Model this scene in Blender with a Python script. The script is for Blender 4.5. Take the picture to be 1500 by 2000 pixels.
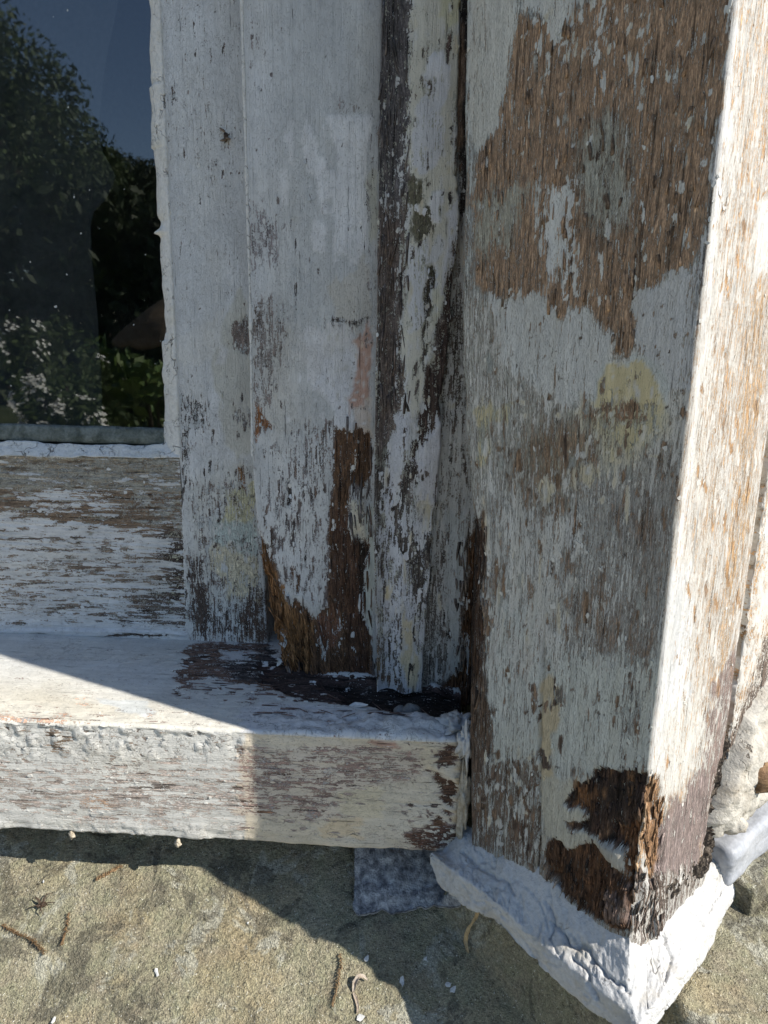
import bpy, bmesh, math, random
import numpy as np
from mathutils import Matrix, Vector

for _o in list(bpy.data.objects):
    bpy.data.objects.remove(_o)
random.seed(7)
RNG = np.random.default_rng(11)
scene = bpy.context.scene
COL = scene.collection
R = math.radians

# ------------------------------------------------------------------ camera
F_PX, W_PX, H_PX = 1450.0, 1500.0, 2000.0
NADIR = (657.0, 6900.0)
YAW = R(3.2)
CAM = np.array([0.0, -0.5, 0.0])


def camera_basis():
    dn = np.array([(NADIR[0] - 750) / F_PX, -(NADIR[1] - 1000) / F_PX, -1.0])
    up = -dn / np.linalg.norm(dn)
    fw = np.array([0, 0, -1.0])
    fw = fw - fw.dot(up) * up
    fw /= np.linalg.norm(fw)
    rt = np.cross(fw, up)
    y = fw * math.cos(YAW) + rt * math.sin(YAW)
    x = rt * math.cos(YAW) - fw * math.sin(YAW)
    return np.array([x, y, up])


CM = camera_basis()
cd = bpy.data.cameras.new('camera')
cam = bpy.data.objects.new('camera', cd)
COL.objects.link(cam)
m4 = Matrix.Identity(4)
for i in range(3):
    for j in range(3):
        m4[i][j] = CM[i, j]
    m4[i][3] = CAM[i]
cam.matrix_world = m4
cd.sensor_fit = 'VERTICAL'
cd.sensor_height = 24.0
cd.sensor_width = 18.0
cd.lens = 24.0 * F_PX / H_PX
cd.clip_start = 0.01
cd.clip_end = 500
scene.camera = cam

# ------------------------------------------------------------------ light
SUN_AZ, SUN_EL = R(22.25), R(39.0)       # azimuth measured from the window wall
SUN = Vector((math.cos(SUN_EL) * math.cos(SUN_AZ), -math.cos(SUN_EL) * math.sin(SUN_AZ), math.sin(SUN_EL)))
world = bpy.data.worlds.new('World')
scene.world = world
world.use_nodes = True
wn = world.node_tree
wn.nodes.clear()
wo = wn.nodes.new('ShaderNodeOutputWorld')
wb = wn.nodes.new('ShaderNodeBackground')
ws = wn.nodes.new('ShaderNodeTexSky')
ws.sky_type = 'NISHITA'
ws.sun_disc = False
ws.sun_elevation = SUN_EL
ws.sun_rotation = math.atan2(SUN.x, SUN.y)
ws.air_density = 1.0
ws.altitude = 1500
ws.dust_density = 0.3
ws.ozone_density = 1.8
wb.inputs['Strength'].default_value = 0.088
wn.links.new(ws.outputs[0], wb.inputs[0])
wn.links.new(wb.outputs[0], wo.inputs[0])
sd = bpy.data.lights.new('sun', 'SUN')
sd.energy = 3.8
sd.angle = R(0.55)
sd.color = (1.0, 0.95, 0.87)
sun = bpy.data.objects.new('sun', sd)
COL.objects.link(sun)
sun.rotation_mode = 'QUATERNION'
sun.rotation_quaternion = (-SUN).to_track_quat('-Z', 'Y')
scene.view_settings.view_transform = 'Standard'
scene.view_settings.look = 'None'
scene.view_settings.exposure = 0.98
scene.view_settings.gamma = 1.0
scene.render.engine = 'CYCLES'
scene.cycles.max_bounces = 5
scene.cycles.diffuse_bounces = 3
scene.cycles.glossy_bounces = 3
scene.cycles.transparent_max_bounces = 6


# ------------------------------------------------------------------ maths helpers
def ray(u, v):
    d = CM @ np.array([(u - 750) / F_PX, -(v - 1000) / F_PX, -1.0])
    return d / np.linalg.norm(d)


def hit(u, v, n, p):
    n = np.asarray(n, float)
    r = ray(u, v)
    return CAM + r * (np.dot(n, np.asarray(p, float) - CAM) / np.dot(n, r))


def atY(u, v, y):
    return hit(u, v, (0, 1, 0), (0, y, 0))


def project(P):
    c = (P - CAM) @ CM
    return 750 + F_PX * c[..., 0] / -c[..., 2], 1000 - F_PX * c[..., 1] / -c[..., 2]


def _h(ix, iy, seed):
    n = (ix.astype(np.int64) * 374761393 + iy.astype(np.int64) * 668265263 + seed * 1442695041) & 0xFFFFFFFF
    n = ((n ^ (n >> 13)) * 1274126177) & 0xFFFFFFFF
    n = ((n ^ (n >> 16)) * 2246822519) & 0xFFFFFFFF
    return ((n ^ (n >> 15)) & 0xFFFFFF) / float(0xFFFFFF)


def vnoise(x, y, seed=0):
    x = np.asarray(x, float); y = np.asarray(y, float)
    ix = np.floor(x); iy = np.floor(y)
    fx = x - ix; fy = y - iy
    fx = fx * fx * (3 - 2 * fx); fy = fy * fy * (3 - 2 * fy)
    ix = ix.astype(np.int64); iy = iy.astype(np.int64)
    a = _h(ix, iy, seed); b = _h(ix + 1, iy, seed)
    c = _h(ix, iy + 1, seed); d = _h(ix + 1, iy + 1, seed)
    return (a + (b - a) * fx) * (1 - fy) + (c + (d - c) * fx) * fy


def fbm(x, y, seed=0, oct=4, gain=.5):
    """roughly -1..1"""
    s = 0; a = 1; t = 0
    for k in range(oct):
        s = s + a * (vnoise(x * 2 ** k + 17.3 * k, y * 2 ** k + 5.1 * k, seed + k) * 2 - 1)
        t += a; a *= gain
    return s / t * 1.5


def sstep(a, b, x):
    t = np.clip((x - a) / (b - a), 0, 1)
    return t * t * (3 - 2 * t)


def sdist(poly, u, v):
    """signed distance to polygon, negative inside"""
    p = np.asarray(poly, float)
    d = np.full(u.shape, 1e18)
    s = np.ones(u.shape)
    n = len(p)
    j = n - 1
    for i in range(n):
        ex, ey = p[j] - p[i]
        wx = u - p[i, 0]; wy = v - p[i, 1]
        t = np.clip((wx * ex + wy * ey) / max(ex * ex + ey * ey, 1e-9), 0, 1)
        bx = wx - ex * t; by = wy - ey * t
        d = np.minimum(d, bx * bx + by * by)
        c1 = v >= p[i, 1]; c2 = v < p[j, 1]; c3 = ex * wy > ey * wx
        flip = (c1 & c2 & c3) | (~c1 & ~c2 & ~c3)
        s = np.where(flip, -s, s)
        j = i
    return s * np.sqrt(d)


def Z(pts, ox, oy, k):
    return [(ox + x * k, oy + y * k) for x, y in pts]


def box(u0, v0, u1, v1):
    return [(u0, v0), (u1, v0), (u1, v1), (u0, v1)]


# ------------------------------------------------------------------ palette (base colours)
WHT = (.70, .70, .69); COOL = (.62, .64, .67); GREYW = (.56, .575, .58); CREAM = (.68, .61, .46)
YEL = (.58, .50, .28); GRN = (.42, .44, .37); SAGE = (.50, .525, .475)
GWD = (.27, .245, .21); BWD = (.23, .150, .088); DBR = (.085, .048, .028); ORA = (.34, .175, .065)
BLK = (.022, .017, .014); PINK = (.50, .33, .27); MAUVE = (.33, .265, .235); DGR = (.12, .105, .098)


def eval_fields(P, base, patches, horiz=False, seed=0, mask=None):
    """paint-layer fields on the points P (N,3) from outlines of worn areas.
    base = dict(ct, Ct, cu, Cu, Cw, cr); patch = (dict, outline, softness, raggedness)"""
    u, v = project(P)
    N = len(u)
    F = {}
    for k in ('ct', 'cu', 'cr', 'd'):
        F[k] = np.full(N, float(base.get(k, 0)))
    for k in ('Ct', 'Cu', 'Cw'):
        F[k] = np.tile(np.array(base[k], float), (N, 1))
    if horiz:
        ju = 2.2 * fbm(u / 110, v / 7, seed + 1, 3) + .8 * fbm(u / 25, v / 14, seed + 2, 3)
        jv = 1.0 * fbm(u / 40, v / 20, seed + 3, 3)
    else:
        ju = 1.1 * fbm(u / 17, v / 30, seed + 1, 4)
        jv = 1.1 * fbm(u / 8, v / 90, seed + 2, 3) + 1.3 * fbm(u / 15, v / 24, seed + 3, 4)
    for pt in patches:
        val, poly = pt[0], pt[1]
        soft = (pt[2] if len(pt) > 2 else 6)
        soft = soft if soft < 4 else soft * 1.5 + 6
        jit = pt[3] if len(pt) > 3 else 8
        pa = np.asarray(poly, float)
        mg = soft + jit * 3.5
        sel = (u > pa[:, 0].min() - mg) & (u < pa[:, 0].max() + mg) & (v > pa[:, 1].min() - mg) & (v < pa[:, 1].max() + mg)
        if mask is not None:
            sel &= mask
        if not sel.any():
            continue
        idx = np.nonzero(sel)[0]
        sdv = sdist(poly, u[idx] + jit * ju[idx], v[idx] + jit * jv[idx])
        w = np.clip(.5 - sdv / soft, 0, 1)
        wcol = w if soft > 40 else np.clip(.5 - sdv / min(soft, 5.0), 0, 1)
        for k, x in val.items():
            if k == 'd+':
                F['d'][idx] += w * x
            elif k in ('Ct', 'Cu', 'Cw'):
                F[k][idx] += wcol[:, None] * (np.array(x) - F[k][idx])
            else:
                F[k][idx] += w * (x - F[k][idx])
    return F


def scatter(area, count, w, h, vals, seed, horiz=False, soft=3.9, jit=3.0, lean=0.0):
    """small worn spots, chips and streaks strewn over an area; vals = [(weight, field values), ...]"""
    rr = random.Random(seed)
    a = np.asarray(area, float)
    out = []
    wsum = sum(x[0] for x in vals)
    tries = 0
    while len(out) < count and tries < count * 12:
        tries += 1
        u = rr.uniform(a[:, 0].min(), a[:, 0].max()); v = rr.uniform(a[:, 1].min(), a[:, 1].max())
        if sdist(area, np.array([u]), np.array([v]))[0] > 0: continue
        ww = math.exp(rr.uniform(math.log(w[0]), math.log(w[1]))); hh = math.exp(rr.uniform(math.log(h[0]), math.log(h[1])))
        k = rr.random() * wsum
        for wt, val in vals:
            k -= wt
            if k <= 0: break
        n = 7
        pts = []
        for q in range(n):
            an = 6.283 * q / n + rr.uniform(-.3, .3); r = rr.uniform(.55, 1.1)
            x = math.cos(an) * r * ww / 2; y = math.sin(an) * r * hh / 2
            if horiz: x, y = math.cos(an) * r * hh / 2, math.sin(an) * r * ww / 2
            pts.append((u + x + lean * y, v + y))
        out.append((val, pts, soft, jit))
    return out


def merge(Fa, Fb, m):
    out = {}
    for k in Fa:
        mm = m[:, None] if Fa[k].ndim == 2 else m
        out[k] = np.where(mm, Fb[k], Fa[k])
    return out


# ------------------------------------------------------------------ object helpers
def setp(o, label=None, cat=None, group=None, kind=None):
    if label: o['label'] = label
    if cat: o['category'] = cat
    if group: o['group'] = group
    if kind: o['kind'] = kind
    return o


def thing(name, loc, label, cat, group=None):
    o = bpy.data.objects.new(name, None)
    o.empty_display_size = .02
    o.location = loc
    COL.objects.link(o)
    return setp(o, label, cat, group)


def link(name, me, parent=None, mat=None):
    o = bpy.data.objects.new(name, me)
    COL.objects.link(o)
    if mat: me.materials.append(mat)
    if parent is not None:
        o.parent = parent
        o.matrix_parent_inverse = Matrix.Translation(-Vector(parent_world(parent)))
    return o


def parent_world(p):
    v = Vector(p.location)
    while p.parent is not None:
        v = v * 0 + Vector(p.parent.location) if p.type == 'MESH' else v + Vector(p.parent.location)
        p = p.parent
    return v


def sub(name, me, part, mat=None):
    """sub-part: the part's own matrix is identity in world, so no inverse is needed"""
    o = bpy.data.objects.new(name, me)
    COL.objects.link(o)
    if mat: me.materials.append(mat)
    o.parent = part
    return o


def mesh_from(name, V, faces, attrs=None, smooth=True):
    """V (N,3); faces (M,4) int array or list of polygons"""
    me = bpy.data.meshes.new(name)
    V = np.asarray(V, np.float32)
    if isinstance(faces, np.ndarray):
        faces = [faces]
    loops = []; starts = []; n = 0
    for f in faces:
        if isinstance(f, np.ndarray):
            loops.append(f.ravel()); k = f.shape[1]
            starts.append(n + np.arange(len(f)) * k); n += f.size
        else:
            loops.append(np.array(f)); starts.append(np.array([n])); n += len(f)
    loops = np.concatenate(loops).astype(np.int32)
    starts = np.concatenate(starts).astype(np.int32)
    me.vertices.add(len(V)); me.vertices.foreach_set('co', V.ravel())
    me.loops.add(len(loops)); me.loops.foreach_set('vertex_index', loops)
    me.polygons.add(len(starts)); me.polygons.foreach_set('loop_start', starts)
    me.update(calc_edges=True)
    me.polygons.foreach_set('use_smooth', np.full(len(starts), smooth))
    if attrs:
        for k, a in attrs.items():
            a = np.asarray(a, np.float32)
            if a.shape[1] == 4:
                at = me.attributes.new(k, 'FLOAT_COLOR', 'POINT'); at.data.foreach_set('color', a.ravel())
            else:
                at = me.attributes.new(k, 'FLOAT_VECTOR', 'POINT'); at.data.foreach_set('vector', a.ravel())
    me.validate()
    return me


def grid_faces(n, m, wrap_i=False):
    """grid index = i*m + j"""
    ii = np.arange(n if wrap_i else n - 1)
    jj = np.arange(m - 1)
    I, J = np.meshgrid(ii, jj, indexing='ij')
    I2 = (I + 1) % n
    return np.stack([I * m + J, I2 * m + J, I2 * m + J + 1, I * m + J + 1], -1).reshape(-1, 4)


def grid_normals(P, wrap_i=False):
    if wrap_i:
        di = np.roll(P, -1, 0) - np.roll(P, 1, 0)
    else:
        di = np.gradient(P, axis=0)
    dj = np.gradient(P, axis=1)
    n = np.cross(di, dj)
    return n / np.maximum(np.linalg.norm(n, axis=-1, keepdims=True), 1e-12)


def ring(corners, steps, rad=.002, nr=4):
    """closed profile with rounded corners; steps[k] = spacing on the edge k -> k+1. returns pts, edge ids"""
    c = [np.array(p, float) for p in corners]
    n = len(c)
    rads = rad if isinstance(rad, (list, tuple)) else [rad] * n
    pts = []; ids = []
    for k in range(n):
        a, b = c[k], c[(k + 1) % n]
        p = c[k - 1]
        ra, rb = rads[k], rads[(k + 1) % n]
        L = np.linalg.norm(b - a); d = (b - a) / L
        dp = (a - p) / np.linalg.norm(a - p)
        s = a - dp * ra; e = a + d * ra
        for q in range(nr):
            t = (q + .5) / nr
            pts.append((1 - t) ** 2 * s + 2 * t * (1 - t) * a + t * t * e); ids.append(k)
        a2 = a + d * ra; b2 = b - d * rb
        m = max(2, int(np.linalg.norm(b2 - a2) / steps[k]) + 1)
        for q in range(m):
            pts.append(a2 + (b2 - a2) * q / (m - 1)); ids.append(k)
    return np.array(pts), np.array(ids)


def dense(segs):
    """[(start, end, step), ...] -> 1-D samples"""
    out = []
    for a, b, s in segs:
        n = max(1, int(abs(b - a) / s))
        out.extend(list(a + (b - a) * np.arange(n) / n))
    out.append(segs[-1][1])
    return np.array(out)


def wood_attrs(F, gc):
    lt = np.concatenate([F['Ct'], F['ct'][:, None]], 1)
    lu = np.concatenate([F['Cu'], F['cu'][:, None]], 1)
    lw = np.concatenate([F['Cw'], F['cr'][:, None]], 1)
    return {'top_coat': lt, 'under_coat': lu, 'bare_wood': lw, 'grain': gc}


def tidy_disp(d):
    return d


def sweep_board(name, P, gc, base, patches, mat, parent, horiz=False, seed=0, rough=.00018, extra=None, fields=None,
                wrap=True, cap=True, flakes=0, splinters=None):
    """P (n,m,3): ring x length. gc (n,m,3): across, along, depth in metres"""
    n, m = P.shape[:2]
    Pf = P.reshape(-1, 3)
    F = fields(Pf) if fields else eval_fields(Pf, base, patches, horiz, seed)
    N = grid_normals(P, wrap)
    # orient outwards
    c = P.mean(axis=0, keepdims=True)
    if np.sum((P - c) * N) < 0 and wrap:
        N = -N; flip = True
    else:
        flip = False
    g = gc.reshape(-1, 3)
    ac, al = g[:, 0], g[:, 1]
    bare = 1 - np.clip(F['ct'], 0, 1)
    d = rough * (.5 + 1.3 * bare) * (fbm(ac * 420, al * 18, seed + 5, 3) + .6 * fbm(ac * 150, al * 60, seed + 6, 3))
    d = d + F['d'] * .001
    if extra is not None:
        d = d + extra(Pf, g, F)
    Q = (Pf + N.reshape(-1, 3) * d[:, None])
    fs = grid_faces(n, m, wrap)
    if flip: fs = fs[:, ::-1]
    faces = [fs]
    if cap and wrap:
        a = [i * m for i in range(n)]; b = [i * m + m - 1 for i in range(n)]
        faces += [a if not flip else a[::-1], b[::-1] if not flip else b]
    me = mesh_from(name, Q, faces, wood_attrs(F, g))
    o = link(name, me, parent, mat)
    if flakes:
        lifted_flakes(Q.reshape(n, m, 3), N, F, g, n, m, flakes, seed, mat, o)
    if splinters:
        wood_splinters(Q.reshape(n, m, 3), N, F, g, n, m, splinters, seed, mat, o, horiz)
    return o


def lifted_flakes(Q, N, F, g, n, m, count, seed, mat, part):
    """small curling chips of the top coat along the edges of worn areas (a sub-part of the board)"""
    rng = np.random.default_rng(seed + 900)
    ct = np.clip(F['ct'], 0, 1).reshape(n, m)
    gi, gj = np.gradient(ct)
    W = np.hypot(gi, gj) ** 1.5
    u, v = project(Q.reshape(-1, 3))
    vis = ((u > -60) & (u < 1560) & (v > -60) & (v < 2060)).reshape(n, m)
    toc = CAM - Q
    vis &= (np.sum(toc * N, -1) > 0)
    W = W * vis
    if W.sum() <= 0: return
    idx = rng.choice(n * m, count, p=(W / W.sum()).ravel())
    dj = np.gradient(Q, axis=1).reshape(-1, 3)
    V = []; Fc = []; lt = []; lu = []; lw = []; gg = []
    Qf = Q.reshape(-1, 3); Nf = N.reshape(-1, 3)
    K = 6
    for i in idx:
        nn_ = Nf[i]; al = dj[i] / (np.linalg.norm(dj[i]) + 1e-12)
        ac = np.cross(nn_, al)
        L = rng.uniform(.0006, .0018) * (1.7 if rng.random() < .12 else 1); Wd = L * rng.uniform(.35, .8)
        tilt = rng.uniform(.0, .0007); ta = rng.uniform(-1, 1)
        b0 = len(V)
        a0 = rng.random() * 6.28
        for lay in (0, 1):
            for k in range(K):
                a = a0 + 6.283 * k / K
                r = rng.uniform(.35, 1.3) if lay == 0 else rr_[k]
                if lay == 0:
                    if k == 0: rr_ = []
                    rr_.append(r)
                x = math.cos(a) * r; y = math.sin(a) * r
                h = .00022 + tilt * max(0, (x * ta + y * (1 - abs(ta)))) ** 1.0 - lay * .00032
                V.append(Qf[i] + al * x * L + ac * y * Wd + nn_ * h)
                gg.append(g[i] + np.array([y * Wd, x * L, 0]))
                lt.append(list(F['Ct'][i] * rng.uniform(.96, 1.04)) + [1.6]); lu.append(list(F['Cu'][i]) + [0]); lw.append(list(F['Cw'][i]) + [0])
        Fc.append([b0 + k for k in range(K)]); Fc.append([b0 + K + k for k in range(K)][::-1])
        for k in range(K):
            Fc.append([b0 + (k + 1) % K, b0 + k, b0 + K + k, b0 + K + (k + 1) % K])
    me = mesh_from('lifted_paint', np.array(V), Fc, {'top_coat': np.array(lt), 'under_coat': np.array(lu), 'bare_wood': np.array(lw), 'grain': np.array(gg)}, False)
    o = sub('lifted_paint', me, part, mat)
    setp(o, kind='stuff')


def wood_splinters(Q, N, F, g, n, m, spec, seed, mat, part, horiz):
    """fibres torn out of the rotten wood; spec = [(outline, count, length)]"""
    rng = np.random.default_rng(seed + 700)
    u, v = project(Q.reshape(-1, 3))
    toc = np.sum((CAM - Q) * N, -1).reshape(-1) > 0
    dj = np.gradient(Q, axis=1).reshape(-1, 3)
    Qf = Q.reshape(-1, 3); Nf = N.reshape(-1, 3)
    V = []; Fc = []; lt = []; lu = []; lw = []; gg = []
    for poly, cnt, L0 in spec:
        ok = np.nonzero((sdist(poly, u, v) < 0) & toc)[0]
        if len(ok) == 0: continue
        for i in rng.choice(ok, cnt):
            al = dj[i] / (np.linalg.norm(dj[i]) + 1e-12); nn_ = Nf[i]; ac = np.cross(nn_, al)
            al = al + ac * rng.normal() * .10
            L = L0 * rng.uniform(.5, 1.5); w = rng.uniform(.0003, .0009); lift = rng.uniform(-.0002, .0011)
            s0 = rng.choice([-1, 1])
            b0 = len(V)
            for t, k in ((-.5, 1.0), (-.1, 1.2), (.3, .7), (.5, .15)):
                c = Qf[i] + al * s0 * L * t + nn_ * (.0002 + lift * max(0, t + .2))
                for dx, dz in ((-1, 0), (0, 1), (1, 0), (0, -1)):
                    V.append(c + ac * dx * w * k + nn_ * dz * w * .6 * k)
                    gg.append(g[i] + np.array([dx * w, L * t, 0]))
                    kk = rng.uniform(.6, 1.6)
                    lt.append(list(F['Ct'][i]) + [-1]); lu.append(list(F['Cu'][i]) + [-1]); lw.append(list(F['Cw'][i] * kk) + [0])
            for r in range(3):
                for k in range(4):
                    Fc.append([b0 + r * 4 + k, b0 + r * 4 + (k + 1) % 4, b0 + r * 4 + 4 + (k + 1) % 4, b0 + r * 4 + 4 + k])
            Fc.append([b0, b0 + 3, b0 + 2, b0 + 1]); Fc.append([b0 + 12, b0 + 13, b0 + 14, b0 + 15])
    me = mesh_from('torn_fibres', np.array(V), Fc, {'top_coat': np.array(lt), 'under_coat': np.array(lu), 'bare_wood': np.array(lw), 'grain': np.array(gg)}, True)
    o = sub('torn_fibres', me, part, mat)
    setp(o, kind='stuff')


# ------------------------------------------------------------------ materials
def new_mat(name):
    m = bpy.data.materials.new(name)
    m.use_nodes = True
    nt = m.node_tree
    nt.nodes.clear()
    return m, nt


class NT:
    def __init__(s, nt):
        s.t = nt

    def n(s, typ, **kw):
        x = s.t.nodes.new(typ)
        for k, v in kw.items():
            setattr(x, k, v)
        return x

    def l(s, a, b):
        s.t.links.new(a, b)

    def val(s, sock, x):
        if isinstance(x, (int, float)):
            sock.default_value = x
        elif isinstance(x, tuple):
            sock.default_value = x if len(x) == len(sock.default_value) else x + (1,)
        else:
            s.l(x, sock)

    def math(s, op, a, b=0.0, c=None, clamp=False):
        x = s.n('ShaderNodeMath', operation=op, use_clamp=clamp)
        s.val(x.inputs[0], a); s.val(x.inputs[1], b)
        if c is not None: s.val(x.inputs[2], c)
        return x.outputs[0]

    def vscale(s, v, sc, loc=(0, 0, 0)):
        x = s.n('ShaderNodeMapping')
        s.l(v, x.inputs['Vector'])
        x.inputs['Scale'].default_value = sc
        x.inputs['Location'].default_value = loc
        return x.outputs[0]

    def noise(s, v, scale=1.0, detail=3.0, rough=.55, dist=0.0):
        x = s.n('ShaderNodeTexNoise')
        s.l(v, x.inputs['Vector'])
        x.inputs['Scale'].default_value = scale
        x.inputs['Detail'].default_value = detail
        x.inputs['Roughness'].default_value = rough
        x.inputs['Distortion'].default_value = dist
        return x.outputs['Fac']

    def map(s, v, a, b, c=0.0, d=1.0, smooth=False):
        x = s.n('ShaderNodeMapRange', interpolation_type='SMOOTHSTEP' if smooth else 'LINEAR')
        s.val(x.inputs[0], v)
        s.val(x.inputs[1], a); s.val(x.inputs[2], b); s.val(x.inputs[3], c); s.val(x.inputs[4], d)
        return x.outputs[0]

    def mix(s, f, a, b, blend='MIX'):
        x = s.n('ShaderNodeMix', data_type='RGBA', blend_type=blend)
        s.val(x.inputs[0], f); s.val(x.inputs[6], a); s.val(x.inputs[7], b)
        return x.outputs[2]

    def scale_col(s, c, f):
        x = s.n('ShaderNodeVectorMath', operation='SCALE')
        s.l(c, x.inputs[0]); s.val(x.inputs[3], f)
        return x.outputs[0]


def paint_wood_material():
    m, nt = new_mat('flaking_paint_on_wood')
    g = NT(nt)
    out = g.n('ShaderNodeOutputMaterial'); b = g.n('ShaderNodeBsdfPrincipled')
    g.l(b.outputs[0], out.inputs[0])
    A = {}
    for k in ('top_coat', 'under_coat', 'bare_wood', 'grain'):
        a = g.n('ShaderNodeAttribute'); a.attribute_name = k; A[k] = a
    gc = A['grain'].outputs['Vector']
    # grain dashes, fine streaks, blotches, specks
    grain = g.map(g.noise(g.vscale(gc, (760, 70, 60)), 1, 3, .65, .35), .30, .70)
    fine = g.map(g.noise(g.vscale(gc, (1700, 210, 100), (3, 1, 0)), 1, 2, .65), .30, .70)
    blot = g.map(g.noise(g.vscale(gc, (210, 115, 60), (1, 7, 2)), 1, 4, .70, .5), .28, .72)
    speck = g.map(g.noise(g.vscale(gc, (1150, 800, 500), (5, 2, 0)), 1, 2, .65), .30, .70)
    streak = g.map(g.noise(g.vscale(gc, (420, 14, 40), (8, 1, 3)), 1, 2, .6), .3, .7)
    thr = g.math('ADD', g.math('ADD', g.math('MULTIPLY', grain, .26), g.math('MULTIPLY', fine, .18)),
                 g.math('ADD', g.math('ADD', g.math('MULTIPLY', blot, .26), g.math('MULTIPLY', speck, .17)), g.math('MULTIPLY', streak, .13)))
    wc = g.n('ShaderNodeVectorMath', operation='ADD')
    wnz = g.n('ShaderNodeTexNoise'); g.l(gc, wnz.inputs['Vector']); wnz.inputs['Scale'].default_value = 190; wnz.inputs['Detail'].default_value = 2
    wsc = g.n('ShaderNodeVectorMath', operation='SCALE'); g.l(wnz.outputs['Color'], wsc.inputs[0]); wsc.inputs[3].default_value = .014
    g.l(gc, wc.inputs[0]); g.l(wsc.outputs[0], wc.inputs[1])
    cell = g.n('ShaderNodeTexVoronoi', feature='F1')
    g.l(g.vscale(wc.outputs[0], (520, 210, 150), (2, 5, 1)), cell.inputs['Vector']); cell.inputs['Scale'].default_value = 1
    cellr = g.n('ShaderNodeSeparateColor'); g.l(cell.outputs['Color'], cellr.inputs[0])
    thr2 = g.math('ADD', g.math('ADD', g.math('MULTIPLY', grain, .20), g.math('MULTIPLY', cellr.outputs[0], .22)),
                  g.math('ADD', g.math('MULTIPLY', g.math('SUBTRACT', 1.0, blot), .28), g.math('MULTIPLY', speck, .30)))
    thr = g.map(thr, .30, .70); thr2 = g.map(thr2, .30, .70)
    mA = g.map(g.math('SUBTRACT', A['top_coat'].outputs['Alpha'], thr), -.018, .018, 0, 1, True)
    mB = g.map(g.math('SUBTRACT', A['under_coat'].outputs['Alpha'], thr2), -.025, .025, 0, 1, True)
    # bare wood: pores, pale fibres, a few drying cracks
    crack = g.map(g.noise(g.vscale(gc, (560, 26, 40), (2, 4, 1)), 1, 2, .6, .3), .33, .42)
    wv = g.math('MULTIPLY', g.map(grain, 0, 1, .50, 1.52), g.map(fine, 0, 1, .50, 1.52))
    wv = g.math('MULTIPLY', wv, g.map(crack, 0, 1, .30, 1.0))
    wv = g.math('MULTIPLY', wv, g.math('MULTIPLY', g.map(blot, 0, 1, .66, 1.36), g.map(speck, 0, 1, .62, 1.40)))
    wood = g.scale_col(A['bare_wood'].outputs['Color'], wv)
    wood = g.mix(g.map(g.math('MULTIPLY', blot, streak), .30, .62, 0, .45), wood, g.mix(1.0, wood, (1.05, 1.12, 1.22), 'MULTIPLY'))
    ucr = g.map(cell.outputs['Distance'], .66, .95, 1.0, .45)
    und = g.scale_col(A['under_coat'].outputs['Color'], g.math('MULTIPLY', g.math('MULTIPLY', ucr, g.map(cellr.outputs[1], 0, 1, .80, 1.2)), g.math('MULTIPLY', g.map(speck, 0, 1, .68, 1.22), g.map(fine, 0, 1, .75, 1.18))))
    # top coat: brush streaks, grime, spots
    grime = g.map(g.noise(g.vscale(gc, (42, 24, 20), (4, 6, 1)), 1, 4, .62), .3, .75, .82, 1.08)
    spots = g.map(speck, .0, .10, .42, 1.0)
    top = g.scale_col(A['top_coat'].outputs['Color'], g.math('MULTIPLY', g.math('MULTIPLY', g.map(streak, 0, 1, .92, 1.06), grime), g.math('MULTIPLY', spots, g.map(fine, 0, 1, .93, 1.05))))
    top = g.mix(1.0, top, (1.035, 1.0, .945), 'MULTIPLY')
    warm = g.map(g.noise(g.vscale(gc, (30, 14, 20), (2, 3, 8)), 1, 2, .5), .45, .75, 0, .35)
    top = g.mix(warm, top, g.mix(1.0, top, (.92, .87, .76), 'MULTIPLY'))
    # craquelure in the paint
    vo = g.n('ShaderNodeTexVoronoi', feature='DISTANCE_TO_EDGE')
    g.l(g.vscale(wc.outputs[0], (330, 150, 150)), vo.inputs['Vector']); vo.inputs['Scale'].default_value = 1
    crq = g.map(vo.outputs['Distance'], .0, .06)
    crm = g.math('MULTIPLY', A['bare_wood'].outputs['Alpha'], g.map(blot, .25, .8), clamp=True)
    crk = g.math('SUBTRACT', 1.0, g.math('MULTIPLY', crm, g.math('SUBTRACT', 1.0, crq)))     # 1 = whole, 0 = crack
    hair = g.map(g.math('ADD', g.math('MULTIPLY', streak, .6), g.math('MULTIPLY', grain, .4)), .10, .17, .40, 1.0)
    top = g.scale_col(top, g.math('MULTIPLY', hair, g.map(crk, 0, 1, .28, 1.0)))
    col = g.mix(mA, g.mix(mB, wood, und), top)
    g.l(col, b.inputs['Base Color'])
    g.l(g.map(mA, 0, 1, .85, .6), b.inputs['Roughness'])
    b.inputs['Specular IOR Level'].default_value = .3
    bareh = g.math('ADD', g.math('MULTIPLY', grain, .00050), g.math('MULTIPLY', fine, .00022))
    bareh = g.math('ADD', bareh, g.math('MULTIPLY', crack, .0005))
    h = g.math('MULTIPLY', bareh, g.math('SUBTRACT', 1.0, g.math('MULTIPLY', mA, .72)))
    h = g.math('ADD', h, g.math('MULTIPLY', mA, .00065))
    h = g.math('ADD', h, g.math('MULTIPLY', mB, .00030))
    h = g.math('ADD', h, g.math('MULTIPLY', g.math('MULTIPLY', crk, mA), .0006))
    h = g.math('ADD', h, g.math('MULTIPLY', speck, .00012))
    bp = g.n('ShaderNodeBump'); bp.inputs['Strength'].default_value = .9; bp.inputs['Distance'].default_value = 1.0
    g.l(h, bp.inputs['Height']); g.l(bp.outputs[0], b.inputs['Normal'])
    return m


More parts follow.
